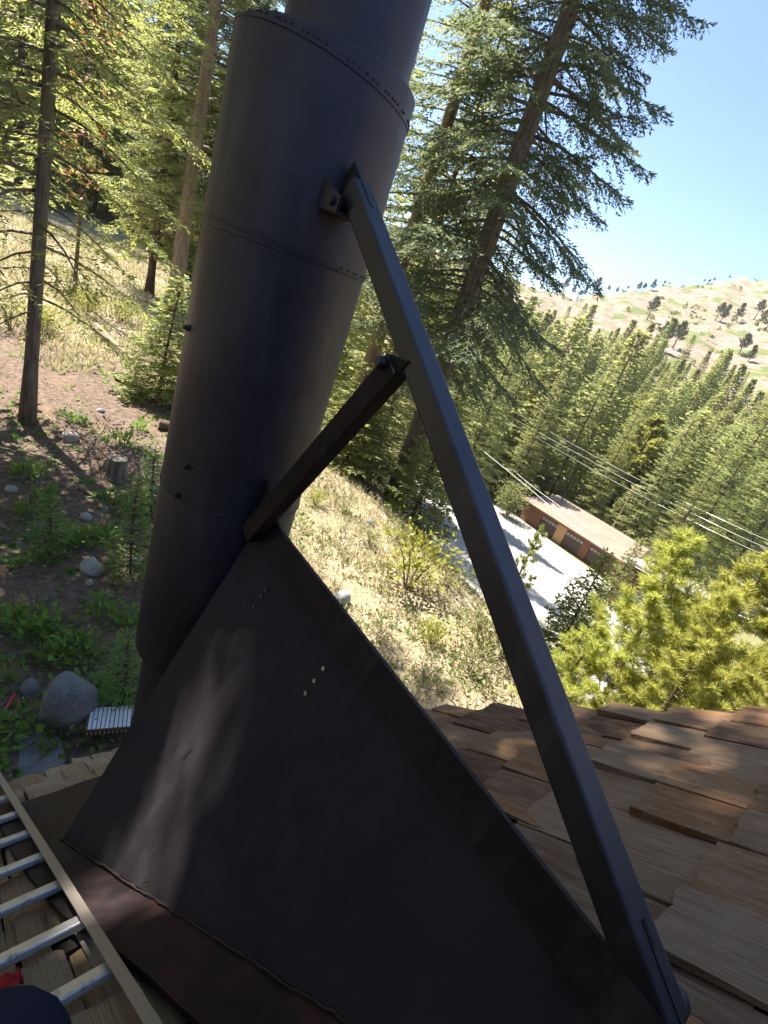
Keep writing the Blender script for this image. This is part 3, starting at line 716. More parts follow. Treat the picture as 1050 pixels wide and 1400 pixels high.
# prototypes -------------------------------------------------------
PR = {}
def proto(key, q, w, fm, bm_): PR[key] = (quads_mesh(key + '_crown', q, MT[fm]), wood_mesh(key + '_trunk', w, MT[bm_]))
qn1, wn1 = fir(11, 27, 2.2, 3.0, 230, .105, .034, .13, .115, wr=(.2, .32), droop=.48, rise=.08, prof=.55, gaps=.2)      # thin tall fir near the left edge
qn2, wn2 = fir(12, 30, 4.5, 3.7, 270, .11, .038, .15, .33, wr=(.24, .38), droop=.36, rise=.14, prof=.6, gaps=.1)
qn3, wn3 = fir(13, 30, 4.6, 4.8, 400, .105, .031, .15, .44, wr=(.24, .38), droop=.34, rise=.16, prof=.55, gaps=.12)
qs2, ws2 = fir(24, 30, 4.5, 3.8, 190, .24, .15, .36, .33, droop=.36, rise=.14, prof=.5, gaps=.08)
qs3, ws3 = fir(25, 29, 4.0, 4.4, 190, .24, .15, .36, .33, droop=.34, rise=.14, prof=.5, gaps=.08)
qs4, ws4 = fir(26, 28, 8.6, 4.6, 250, .22, .12, .34, .30, droop=.30, rise=.14, prof=.35, gaps=.0)
proto('fir_b', qn2, wn2, 'fir', 'bark_tan'); proto('fir_c', qn3, wn3, 'fir_shaded', 'bark')
q, w = fir(14, 24, 1.8, 3.6, 250, .15, .075, .22, .20, wr=(.28, .45), droop=.30, prof=.62); proto('fir_d', q, w, 'fir', 'bark_dark')
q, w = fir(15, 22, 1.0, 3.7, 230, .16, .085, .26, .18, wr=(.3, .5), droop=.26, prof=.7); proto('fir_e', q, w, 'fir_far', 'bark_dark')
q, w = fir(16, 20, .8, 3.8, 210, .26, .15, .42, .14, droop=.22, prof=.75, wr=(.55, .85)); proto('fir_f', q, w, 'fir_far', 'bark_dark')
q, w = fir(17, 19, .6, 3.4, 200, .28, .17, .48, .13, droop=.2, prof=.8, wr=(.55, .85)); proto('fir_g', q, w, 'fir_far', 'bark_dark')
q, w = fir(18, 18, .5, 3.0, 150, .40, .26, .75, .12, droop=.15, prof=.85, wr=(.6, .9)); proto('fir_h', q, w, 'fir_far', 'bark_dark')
q, w = pine(38, 15, 2.2, 3.4, 70, .17, .46, 12, 11); proto('valley_pine', q, w, 'valleypine', 'bark_dark')
q, w = fir(27, 18, .8, 4.2, 220, .26, .15, .42, .14, droop=.26, prof=.5, gaps=.2, wr=(.55, .85)); proto('fir_round', q, w, 'fir_far', 'bark_dark')
q, w = fir(19, 18, 5, 2.6, 80, .3, .16, .38, .16, droop=.2, prof=.8); proto('fir_dead', q, w, 'dead', 'bark_dark')
q, w = fir(20, 2.6, .1, 1.05, 70, .075, .038, .10, .022, droop=.12, rise=.3, prof=.8, wr=(.3, .5)); proto('sapling', q, w, 'sapling', 'bark_dark')
q, w = fir(23, 5.5, .2, 1.9, 120, .10, .055, .18, .05, droop=.2, rise=.2, prof=.8, wr=(.4, .62)); proto('young_fir', q, w, 'fir', 'bark_dark')
for k, sd_k in enumerate((31, 32, 33)):
    q, w = pine(sd_k, 8.5, .5, 2.0, 84, .09, .23, 15, 24, .075); proto('pine_%d' % k, q, w, 'pine', 'bark_tan')
q, w = pine(35, 5.0, .8, 1.1, 26, .05, .17, 8, 11); proto('pine_dark', q, w, 'fir', 'bark_dark')
q, w = pine(36, 13, 5, 3.6, 34, .3, .9, 7, 7); proto('hill_pine_0', q, w, 'hillpine', 'bark_dark')
q, w = pine(37, 12, 2.5, 3.0, 34, .25, .9, 7, 7); proto('hill_pine_1', q, w, 'hillpine', 'bark_dark')
for k in range(3):
    q, w = shrub(41 + k, 1.0, 1.1, 700, .085); proto('bush_%d' % k, q, w, 'bushleaf', 'twig')
for k in range(3):
    q, w = shrub(51 + k, .8, 1.2, 420, .075); proto('scrub_%d' % k, q, w, 'oliveleaf', 'twig')
for k in range(3):
    q, w = shrub(61 + k, .32, .55, 90, .105, 5); proto('herb_%d' % k, q, w, 'leaf', 'leaf')
q, w = shrub(71, 5.0, 4.5, 2600, .30, 12); proto('broadleaf', q, w, 'oliveleaf', 'twig')

def put(key, name, loc, label, cat, group=None, h=1.0, wd=None, rz=None, parts=('crown', 'trunk')):
    q, w = PR[key]; rz = rng.uniform(0, 6.28) if rz is None else rz
    return plant_tree(name, loc, q, w, label, cat, group, (wd or h, h), rz, parts)
def uniq(key, name, loc, q, w, fm, bm_, label, cat, group, s, rz):
    qq = filt(q, np.array(loc), rz, s)  # sprigs removed so the crown gap shapes the sun streak
    return plant_tree(name, loc, quads_mesh(key + '_crown', qq, MT[fm]), wood_mesh(key + '_trunk', filt_wood(w, np.array(loc), rz, s), MT[bm_]), label, cat, group, s, rz)

# the trees that shade the roof: one seen at the left edge, the rest unseen, added beyond the frame for shade
G1 = 'firs standing left of the cabin'
p = hit(37, 577); uniq('left_fir', 'fir_tree', p, qn1, wn1, 'fir', 'bark', 'slim fir with bare grey lower trunk, nearest the left edge of the photo', 'fir tree', G1, (1.0, 1.0), .4)
SHADE = [(-1.6, 14.5, qs2, (1.0, 1.0), 1.1), (-4.5, 12.0, qs3, (.95, .95), 2.0), (-7.0, 16.0, qs3, (1, 1.05), 4.4), (-2.4, 9.2, qs4, (1, 1.05), 4.1), (-5.0, 10.2, qs4, (1, 1.0), .9)]
for k, (x, y, q, s, rz) in enumerate(SHADE):
    uniq('shade_fir_%d' % k, 'fir_tree', on(x, y), q, ws4 if q is qs4 else ws2, 'fir', 'bark', 'unseen tall fir added beyond the left edge to shade the cabin roof', 'fir tree', 'unseen firs added for roof shade', s, rz)

# ------------------------------------------------------------------ seen trees on the left and in the middle
def at(px, py, D): 
    P = at_depth(px, py, D); return on(P[0], P[1])
put('fir_b', 'fir_tree', at(232, 450, 25), 'tall fir with pale tan trunk, just left of the flue', 'fir tree', G1, .95, 1.0, 0.7)
put('fir_c', 'fir_tree', at(262, 440, 29), 'fir with greyish trunk partly hidden by the flue, right of the tan trunk', 'fir tree', G1, .9, .85, 2.1)
put('fir_d', 'fir_tree', at(197, 452, 27), 'fir with thin dark straight trunk left of the tan trunk', 'fir tree', G1, .95, .9, 4.0)
for k, (px, py, D, key, h, w, lab) in enumerate([
    (20, 400, 47, 'fir_d', 1.35, 1.3, 'dense dark fir behind the slim fir at the left edge'),
    (95, 385, 50, 'fir_e', 1.5, 1.3, 'leafy sunlit fir filling the gap right of the left edge fir'),
    (140, 370, 56, 'fir_d', 1.45, 1.25, 'backlit fir standing behind the pale boulder streak on the slope'),
    (180, 375, 52, 'fir_e', 1.5, 1.2, 'yellow-green backlit fir between the brown dead tree and tan trunk'),
    (290, 385, 54, 'fir_d', 1.5, 1.25, 'tall dark fir whose top meets the flue rim'),
    (330, 400, 48, 'fir_e', 1.4, 1.1, 'fir hidden behind the flue jacket'),
    (60, 370, 50, 'fir_f', 1.5, 1.3, 'farther fir glimpsed between the two left trunks'),
    (215, 370, 55, 'fir_f', 1.5, 1.2, 'farther fir glimpsed behind the thin dark trunk'),
    (-60, 400, 45, 'fir_d', 1.3, 1.2, 'fir cut by the left edge behind the slim fir'),
    (400, 420, 45, 'fir_e', 1.35, 1.1, 'fir right behind the flue at mid height')]):
    put(key, 'fir_tree', at(px, py, D), lab, 'fir tree', G1, h, w)
put('fir_dead', 'fir_tree', at(100, 420, 21), 'dying fir with rust brown needles among green firs at top left', 'fir tree', G1, .78, .45)
lr = np.random.default_rng(99); lp = []
for _ in range(600):
    az_ = math.radians(lr.uniform(-2, 38)); r_ = lr.uniform(50, 120); x_, y_ = r_ * math.sin(az_), r_ * math.cos(az_)
    if any(math.hypot(x_ - a, y_ - b) < 4.6 for a, b in lp): continue
    lp.append((x_, y_)); h_ = lr.uniform(.8, 1.3)
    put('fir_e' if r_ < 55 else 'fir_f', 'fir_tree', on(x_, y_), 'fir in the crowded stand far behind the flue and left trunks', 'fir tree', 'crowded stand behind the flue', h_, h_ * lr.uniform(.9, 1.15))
    if len(lp) >= 46: break
for x_, y_ in ((-9, 3), (-12, -1), (-13, 6), (-10, -9), (-14, 12)):  # unseen firs added to block sky light and darken the cabin
    put('fir_d', 'fir_tree', on(x_, y_), 'unseen fir added beyond the left edge to darken the cabin', 'fir tree', 'unseen firs added to darken the cabin', 1.05, 1.15)
G2 = 'firs on the slope between flue and road'
big = at(531, 708, 17.5)
put('fir_c', 'fir_tree', big, 'huge leaning-looking fir coloured dark blue for its shaded right side, right of the flue', 'fir tree', G2, 1.05, .78, 1.25)
put('fir_b', 'fir_tree', at(466, 620, 19), 'fir with slender trunk just right of the flue behind the cross brace', 'fir tree', G2, .9, .8, 3.9)
put('fir_d', 'fir_tree', at(487, 640, 21), 'thin trunked fir beside the cross brace', 'fir tree', G2, .75, .6, 1.0)
for k, (px, py, D, key, h, w, lab) in enumerate([
    (520, 600, 30, 'fir_e', 1.0, 1.1, 'sunlit fir seen between cross brace and post'),
    (560, 590, 36, 'fir_e', 1.05, 1.0, 'bright fir behind the base of the huge fir'),
    (610, 590, 40, 'fir_d', 1.0, 1.0, 'shaded fir right of the huge trunk above the road'),
    (440, 560, 34, 'fir_e', 1.0, 1.0, 'fir peeking out between flue and cross brace'),
    (500, 520, 46, 'fir_f', 1.3, 1.3, 'pale far fir behind the post top'),
    (655, 600, 52, 'fir_e', .95, 1.1, 'round topped fir left of the brown garage above the wires')]):
    put(key, 'fir_tree', at(px, py, D), lab, 'fir tree', G2, h, w)
put('young_fir', 'young_fir', at(580, 665, 15.5), 'dark young fir at the foot of the huge fir', 'fir tree', None, .75, .8)
put('young_fir', 'young_fir', hit(470, 640), 'leafy young fir in the shade below the cross brace', 'fir tree', None, .6, 1.0)
def put_top(key, name, px, py, D, tx, ty, Hp, lab, cat, w=1.0):
    B = at(px, py, D); rt = ray(tx, ty); th = math.hypot(B[0], B[1]) * rt[2] / math.hypot(rt[0], rt[1]); h = max((th - B[2]) / Hp, .3)
    return put(key, name, B, lab, cat, None, h, h * w)
put_top('pine_dark', 'young_pine', 697, 838, 20, 738, 724, 5.0, 'open dark young pine in front of the pale yard', 'pine tree', .8)
put_top('young_fir', 'young_fir', 752, 905, 17, 812, 745, 5.5, 'dense dark young fir just left of the bright pines', 'fir tree', .8)
put_top('young_fir', 'young_fir', 808, 850, 30, 850, 722, 5.5, 'slim young fir rising in front of the garage eave', 'fir tree', .5)
p = at(213, 575, 15); put('young_fir', 'young_fir', p, 'young fir with flat tiers of branches against the left side of the flue', 'fir tree', None, .62, .75)

# saplings and shrubs near the cabin
for px, py, h, w, lab in ((64, 760, .42, .42, 'soft green fir sapling in front of the pale rocks, left'), (180, 790, .66, .50, 'bright green fir sapling close to the flue side'),
                          (172, 965, .42, .42, 'feathery sapling between the big boulder and the flue'), (208, 700, .5, .5, 'small fir sapling tucked behind the flue by the stump')):
    put('sapling', 'fir_sapling', hit(px, py), lab, 'sapling', None, h, w)
for k, (px, py, key, s, lab) in enumerate([
    (556, 805, 'bush_0', 1.25, 'large yellow-green bush on the sunny slope'), (590, 880, 'bush_1', .55, 'small olive bush below the large yellow bush'),
    (655, 880, 'scrub_0', 1.0, 'dark scrub on the shaded bank near the road'), (610, 800, 'scrub_1', .9, 'scrub on the shaded bank behind the yellow bush'),
    (640, 920, 'scrub_2', .8, 'grey-green scrub beside the post at the roof edge'), (505, 745, 'scrub_0', .6, 'low scrub in the shadow of the huge fir'),
    (470, 700, 'scrub_1', .55, 'low scrub right of the saddle apex'), (540, 740, 'scrub_2', .7, 'shaded scrub at the foot of the huge fir trunk'),
    (690, 900, 'scrub_1', 1.1, 'shaded scrub by the dark young fir'), (430, 690, 'bush_2', .4, 'small bush beside the saddle apex'),
    (520, 870, 'scrub_2', .5, 'dry scrub beside the saddle ridge'), (580, 930, 'scrub_0', .5, 'dry scrub right at the roof corner'),
    (120, 430, 'bush_2', .9, 'sunlit bush by the fallen log'), (60, 455, 'bush_1', .9, 'yellow bush in the sun behind the slim fir'), (165, 440, 'bush_0', .9, 'backlit bush above the fallen log'),
    (100, 415, 'scrub_1', 1.3, 'pale scrub higher on the sunny slope'), (15, 450, 'scrub_0', 1.2, 'sunlit scrub at the left edge'), (690, 690, 'scrub_2', 2.0, 'scrub at the far side of the road'),
    (730, 870, 'scrub_0', 1.3, 'scrub at the yard corner behind the post')]):
    p = hit(px, py)
    if p is not None: put(key, 'shrub', p, lab, 'shrub', None, s, s * 1.1, None, ('foliage', 'stems'))
herbs = [(8, 935), (30, 880), (60, 905), (105, 905), (120, 885), (18, 1000), (85, 1010), (112, 745), (128, 740), (150, 745), (20, 650), (40, 655), (100, 575), (170, 610), (60, 690), (130, 955), (10, 860), (45, 850), (135, 845), (165, 860), (75, 870), (150, 690), (18, 780), (90, 735), (190, 590), (30, 705)]
for k, (px, py) in enumerate(herbs):
    put('herb_%d' % (k % 3), 'leafy_plant', hit(px, py), 'low leafy green plant growing in the dirt beside the cabin', 'plant', 'leafy plants in the dirt', rng.uniform(.55, 1.1), rng.uniform(.6, 1.2), None, ('foliage', 'stems'))

# bright pines close to the roof on the right
G3 = 'yellow-green pines below the roof edge'
for k, (px, py, top, D, w, lab) in enumerate([
    (790, 1010, 772, 7.6, .85, 'bright pine with tip in front of the garage end, nearest the post'), (850, 1050, 850, 6.6, .8, 'short bright pine low above the roof edge'),
    (905, 1010, 790, 8.6, 1.0, 'bright pine between the barn and the roof edge'), (960, 1040, 800, 7.8, 1.0, 'bright bushy pine standing second from the right edge'),
    (1030, 1040, 770, 8.2, 1.05, 'bright pine cut by the right edge above the roof'), (1000, 1060, 880, 6.4, .8, 'low pine right above the shakes at the right'),
    (720, 1000, 880, 8.4, .6, 'small bright pine just right of the post'), (1085, 1000, 760, 8.8, 1.0, 'pine mostly outside the right edge')]):
    B = at(px, py, D); rt = ray(px + (py - top) * .42, top); th = math.hypot(B[0], B[1]) * rt[2] / math.hypot(rt[0], rt[1]); h = max((th - B[2]) / 7.1, .25)
    put('pine_%d' % (k % 3), 'pine_tree', B, lab, 'pine tree', G3, h, max(h, .55) * w * 1.1)
for k, (px, py, D, h, lab) in enumerate([(985, 720, 34, .9, 'pale round leafed tree right of the wires'), (930, 740, 38, .7, 'pale leafy bush behind the barn roof'), (1035, 690, 42, 1.0, 'pale leafy tree at the right edge below the big fir'), (700, 690, 60, .8, 'leafy bush at the left end of the garage')]):
    put('broadleaf', 'broadleaf_tree', at(px, py, D), lab, 'leafy tree', None, h, h)

# valley firs
G4 = 'firs in the valley behind the garage'
vr = np.random.default_rng(77)
named = [(690, 690, 66, 'fir_e', .80, 'fir behind the left end of the garage roof'), (745, 690, 70, 'fir_d', .85, 'fir straight behind the garage vent pipe'), (800, 705, 66, 'fir_e', .8, 'fir behind the middle of the garage roof'),
         (855, 740, 62, 'fir_e', .85, 'fir behind the right end of the garage roof'), (900, 770, 52, 'fir_d', .72, 'fir right behind the barn'), (660, 650, 75, 'fir_e', .95, 'pale fir left of the garage above the road'),
         (960, 720, 58, 'fir_d', 1.0, 'broad dark fir at right with layered branches'), (1020, 700, 62, 'fir_d', 1.05, 'broad fir touching the right edge'), (900, 700, 72, 'fir_e', .9, 'fir crossed by the power lines'),
         (720, 640, 85, 'fir_e', .95, 'tall fir above the garage left corner'), (780, 650, 92, 'fir_e', 1.0, 'tall pale fir above the garage'), (830, 660, 88, 'fir_d', .95, 'dense fir above the power lines'), (1060, 690, 55, 'fir_e', 1.1, 'fir just past the right edge')]
for px, py, D, key, h, lab in named:
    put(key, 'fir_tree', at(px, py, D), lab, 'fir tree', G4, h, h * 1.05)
LAB_MID = 'slender fir in the dense stand climbing the far valley side'
placed = []
for _ in range(4000):
    px = vr.uniform(560, 1120); py = vr.uniform(440, 740)
    lo = np.interp(px, [560, 760, 830, 900, 960, 1060, 1120], [430, 455, 480, 500, 520, 560, 570])
    if py < lo: continue
    P = hit(px, py)
    if P is None: continue
    dd = math.hypot(P[0], P[1])
    if dd < 64 or dd > 330 or (P[0] < 66 and P[1] < 37): continue
    if any(math.hypot(P[0] - a, P[1] - b) < np.interp(dd, [64, 300], [4.2, 5.8]) for a, b in placed): continue
    placed.append((P[0], P[1])); h = vr.choice([.45, .7, .85, 1.0, 1.2, 1.4]) * vr.uniform(.85, 1.1) * np.interp(dd, [75, 150, 300], [1.0, .85, .72])
    kk = vr.random(); key = ('fir_h' if kk < .6 else 'fir_g') if dd > 170 else ('fir_round' if kk < .32 else 'valley_pine' if kk < .55 else 'fir_f' if kk < .8 else 'fir_g')
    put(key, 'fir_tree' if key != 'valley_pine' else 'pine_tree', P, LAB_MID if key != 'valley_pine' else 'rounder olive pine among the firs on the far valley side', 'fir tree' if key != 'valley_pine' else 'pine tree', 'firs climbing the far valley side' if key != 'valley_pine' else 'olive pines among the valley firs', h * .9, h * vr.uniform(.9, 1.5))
    if len(placed) >= 285: break
# single pines on the bare hillside and along its crest
G5 = 'scattered pines on the bare hillside'
for px, py, hpx, lab in [(884, 438, 30, 'single bushy pine with its shadow on the bare hillside'), (978, 437, 22, 'leaning-looking pine pair, left tree, on the bare hill'), (985, 440, 24, 'leaning-looking pine pair, right tree, on the bare hill'), (1006, 438, 24, 'pine right of the pair on the bare hill'),
                         (1031, 436, 24, 'pine second from the right edge on the bare hill'), (1046, 452, 30, 'pine at the right edge of the bare hill'), (897, 482, 44, 'tall pine at the green meadow edge'), (918, 478, 36, 'pine right of the tall meadow pine'), (1008, 488, 30, 'pine on the pale clearing at right'), (1040, 440, 18, 'small pine on the bare hill near the right edge'),
                         (1022, 495, 24, 'small pine low on the pale clearing'), (985, 505, 20, 'small round pine low on the clearing')]:
    P = hit(px, py); 
    if P is None: continue
    D = P @ FWD; put('hill_pine_%d' % (len(lab) % 2), 'pine_tree', P, lab, 'pine tree', G5, hpx * D / FPX / 12.5, hpx * D / FPX / 11)
def crest(px):
    for py in np.arange(330, 470, 1.0):
        P = hit(px, py, 1400)
        if P is not None: return P
for k, (px, hpx) in enumerate([(790, 12), (797, 14), (811, 20), (820, 7), (830, 9), (842, 9), (857, 6), (871, 13), (878, 11), (890, 15), (907, 6), (962, 5), (968, 6), (975, 6), (996, 5), (782, 14), (770, 16)]):
    P = crest(px)
    if P is None: continue
    D = P @ FWD; put('hill_pine_%d' % (k % 2), 'pine_tree', P, 'small dark pine standing on the skyline of the bare hill', 'pine tree', 'pines on the skyline', hpx * D / FPX / 12.5, hpx * D / FPX / 10)

# ------------------------------------------------------------------ ground scatter (uncountable)
def scatter(name, label, n, fx, fy, keep, size, wr, m, seed, k=3, upz=1.0, spread=.8):
    r = np.random.default_rng(seed); x = r.uniform(*fx, n); y = r.uniform(*fy, n); ok = keep(x, y, r); x, y = x[ok], y[ok]
    C = np.stack([x, y, zt(x, y) - .005], -1); C = np.repeat(C, k, 0) + np.concatenate([r.normal(0, size * .35, (len(x) * k, 2)), np.zeros((len(x) * k, 1))], 1)
    d = r.normal(0, spread, (len(C), 3)); d[:, 2] = np.abs(d[:, 2]) * .4 + upz; ln = size * r.uniform(.5, 1.4, len(C))
    return tag(link(name, quads_mesh(name, sprig_quads(C, d, ln, ln * wr, r, 1.0), m)), label, kind='stuff')
roofclear = lambda x, y: (y > 2.75) | (x > rake(2.0) + 1.6)
S_ = lambda x, y: x - .12 * y
scatter('dry_grass', 'dry tan grass tufts covering the sunlit slope', 36000, (2, 26), (-3, 24), lambda x, y, r: roofclear(x, y) & (S_(x, y) > 3.6 + fbm(x, y, 7, 3) * 1.5) & (fbm(x, y, 2.2, 3) > -.35), .16, .14, MT['drygrass'], 1, 4, 1.0, .6)
scatter('far_dry_grass', 'pale sunlit grass under the left trees', 8500, (2, 16), (16, 45), lambda x, y, r: fbm(x, y, 4, 3) > -.3, .26, .18, MT['drygrass'], 2, 4, 1.0, .7)
scatter('green_ground_cover', 'small green leaves scattered over the shaded dirt', 4200, (-1, 7), (3, 17), lambda x, y, r: roofclear(x, y) & (fbm(x, y, 2.6, 4) > .10), .075, .6, MT['leaf'], 3, 4, .5, .8)
scatter('slope_weeds', 'olive weeds among the dry grass', 9000, (3, 24), (-3, 22), lambda x, y, r: roofclear(x, y) & (S_(x, y) > 4) & (fbm(x, y, 3.3, 4) > .12), .13, .4, MT['oliveleaf'], 4, 4, .7, .7)
MT['litter'] = foliage('forest_litter', (.10, .07, .05), (.42, .36, .29), .0)
scatter('forest_litter', 'twigs, bark chips and pale gravel on the dirt', 26000, (-1, 8), (2.7, 19), lambda x, y, r: roofclear(x, y), .035, .55, MT['litter'], 5, 1, .05, 1.0)
scatter('hill_scrub', 'dark scrub dotting the bare hillside', 3200, (90, 620), (10, 420), lambda x, y, r: (np.hypot(x, y) > 130) & (fbm(x, y, 90, 5) > .12), 2.2, .8, MT['oliveleaf'], 6, 7, .7, .9)

# ------------------------------------------------------------------ rocks, stump, logs, odds and ends beside the cabin
def rock(px, py, wpx, hpx, m, lab, seed, n=3):
    P = hit(px, py); D = P @ FWD; r_ = wpx * D / FPX / 2 * .92; hz = hpx * D / FPX / 2 * 1.0
    o = blob('boulder' if wpx > 40 else 'rock', P + np.array([0, 0, hz * .30]), r_, r_ * .9, hz * 1.05, seed, m, None, n, .12, lab, 'rock'); return o
rock(94, 985, 76, 122, MT['stone'], 'large rounded blue-grey boulder beside the cabin eave', 1, 4)
rock(41, 945, 30, 26, MT['stone'], 'small blue-grey rock left of the large boulder', 2)
rock(124, 780, 34, 26, MT['stone_pale'], 'flat pale grey rock in the dirt, uphill of the large boulder', 3)
rock(184, 772, 26, 20, MT['stone_pale'], 'pale rock close against the flue side', 4)
rock(122, 799, 13, 10, MT['stone_tan'], 'small heart-shaped pale stone below the flat rock', 5)
rock(96, 600, 24, 18, MT['stone_tan'], 'angular tan rock beside the slim fir', 6)
rock(14, 670, 20, 8, MT['stone_pale'], 'thin flat stone at the left edge', 7, 2)
rock(118, 708, 18, 11, MT['stone_pale'], 'pale stone right of the left sapling', 8, 2)
rock(143, 700, 11, 12, MT['stone'], 'grey stone below the stump', 9, 2)
rock(44, 702, 12, 10, MT['stone'], 'grey stone left of the left sapling', 10, 2)
rock(54, 722, 16, 12, MT['stone_pale'], 'whitish stone under the left sapling', 11, 2)
rock(26, 748, 15, 13, MT['stone'], 'grey stone low at the left edge', 12, 2)
rock(137, 563, 14, 9, MT['stone'], 'small grey stone uphill near the shade line', 13, 2)
rock(50, 1040, 95, 22, MT['stone'], 'half buried grey slab right behind the pale eave shakes', 14)
rock(655, 870, 12, 9, MT['stone_pale'], 'small pale rock on the shaded bank', 15, 2)
rock(466, 822, 26, 30, MT['stone_pale'], 'sunlit white rock touching the saddle ridge line', 16, 2)
rock(505, 715, 14, 10, MT['stone'], 'grey stone beside the huge trunk', 17, 2)
# stump
P = hit(158, 652); D = P @ FWD; rS = 26 * D / FPX / 2; st = empty('tree_stump', P, 'weathered grey tree stump with split sides on the shaded slope', 'stump')
mb = MB(); nS = 22; prof = [(1.25, -.1), (1.05, .15), (.97, .6), (.95, 1.0)]; V = []; F = []; rS_ = np.random.default_rng(8); lob = rS_.uniform(.86, 1.1, nS)
for r_, z in prof:
    for k in range(nS): V.append(P + np.array([math.cos(6.283 * k / nS) * rS * r_ * lob[k], math.sin(6.283 * k / nS) * rS * r_ * lob[k], z * rS * 2.0 * (1 + .10 * lob[k] * (z > .9))]))
for i_ in range(3): F += [(i_ * nS + k, i_ * nS + (k + 1) % nS, (i_ + 1) * nS + (k + 1) % nS, (i_ + 1) * nS + k) for k in range(nS)]
MT['stumpwood'] = bark('weathered_stump', (.06, .05, .045), (.27, .24, .22)); mb.add(V, F).build('bark', MT['stumpwood'], st)
MT['cut'] = mat('grey_cut_wood', (.26, .22, .18), .9, .1); cV = V[3 * nS:]
MB().add(cV + [np.mean(cV, 0)], [(k, (k + 1) % nS, nS) for k in range(nS)]).build('cut_top', MT['cut'], st)
def log(p0, p1, r0, r1, lab, m='bark_tan'):
    P0_, P1_ = hit(*p0), hit(*p1); e = empty('fallen_log', P0_, lab, 'log'); up = np.array([0, 0, r0 * .8]); n = 7; pts = [P0_ + (P1_ - P0_) * t + up for t in np.linspace(0, 1, n)]
    for q in pts: q[2] = max(q[2], float(zt(q[0], q[1])) + r0 * .5)
    MB().tube(pts, list(np.linspace(r0, r1, n)), 10).build('stem', MT[m], e, auto=40)
    for q, r_ in ((pts[0], r0), (pts[-1], r1)):
        d = (pts[-1] - pts[0]) / np.linalg.norm(pts[-1] - pts[0]); s_ = -1 if q is pts[0] else 1
        MB().tube([q, q + d * s_ * .006], r_ * .9, 10).build('cut_end', MT['cut'], e)
log((130, 452), (188, 508), .16, .10, 'long pale fallen log in the sun left of the flue')
log((160, 518), (196, 540), .13, .08, 'dark short log at the edge of the shade', 'bark_dark')
log((178, 541), (205, 541), .08, .06, 'thin bleached log lying crosswise in the sun', 'bark_tan')
log((216, 585), (232, 588), .13, .13, 'cut log end sticking out beside the flue', 'bark_dark')
log((108, 668), (130, 682), .05, .03, 'thin stick on the dirt below the stump', 'bark_tan')
log((478, 640), (520, 690), .10, .07, 'shaded fallen branch near the huge trunk', 'bark_dark')
# white grate with brown frame
gP = hit(150, 1006) + np.array([0, 0, .28]); gr = empty('metal_grate', gP, 'white ribbed metal grate on brown frame below the boulder', 'grate')
MT['white'] = mat('white_enamel', (.72, .74, .80), .5, .4); MT['brownframe'] = mat('brown_rusty_frame', (.12, .075, .05), .8, .2)
ga_ = np.array([.92, -.30, .06]); ga_ /= np.linalg.norm(ga_) / .75; gb_ = np.cross([0, 0, 1], ga_); gb_ /= np.linalg.norm(gb_) / .75; gn_ = np.cross(ga_, gb_) / .75
for k in range(11):
    c = gP + ga_ * (-.27 + .054 * k); MB().box(c, ga_, gb_, gn_, .016, .143, .008, .0).build('slat', MT['white'], gr)
for s_ in (-1, 1):
    MB().box(gP + gb_ * s_ * .205 - gn_ * .03, ga_, gb_, gn_, .24, .009, .038).build('frame_rail', MT['brownframe'], gr)
    MB().box(gP + ga_ * s_ * .31 - gn_ * .03, ga_, gb_, gn_, .009, .146, .038).build('frame_end', MT['brownframe'], gr)
for sx in (-1, 1):
    for sy in (-1, 1):
        c = gP + ga_ * sx * .29 + gb_ * sy * .18; MB().tube([c - gn_ * .03, [c[0], c[1], float(zt(c[0], c[1])) - .05]], .015, 6).build('leg', MT['brownframe'], gr)
for k in range(12):
    c = gP + ga_ * (-.29 + .053 * k) - gb_ * .2185 - gn_ * .035; MB().box(c, ga_, gb_, gn_, .003, .0012, .017).build('slit', MT['white'], gr)
# pink-red plastic frame
rP = hit(6, 978); MT['red'] = mat('pink_red_plastic', (.62, .06, .09), .4, .5)
MB().tube([rP + np.array(q) for q in ((-.05, -.10, .05), (.14, -.03, .08), (.10, .16, .12), (-.05, -.10, .05))], .014, 8).build('plastic_frame', MT['red'])
tag(bpy.data.objects['plastic_frame'], 'bent pink-red plastic frame lying in the dirt at the left edge', 'plastic frame')
P = RF(.125, 1.88, .055); MT['redcloth'] = mat('red_cloth', (.32, .025, .025), .9, .1)
mb = MB(); V = []; F = []
for a in range(7):
    for b in range(7): V.append(P + XU * (a - 3) * .012 + DN * (b - 3) * .015 + NRM * (.02 + .012 * math.sin(a * 1.3 + b) + .01 * math.cos(b * 1.7)))
for a in range(6):
    for b in range(6): F.append((a * 7 + b, a * 7 + b + 1, a * 7 + b + 8, a * 7 + b + 7))
rc_ = mb.add(V, F).build('cloth', MT['redcloth'], None, smooth=True); tag(rc_, 'scrap of bright red cloth on the shakes under the ladder', 'cloth')
md = rc_.modifiers.new('thick', 'SOLIDIFY'); md.thickness = .004

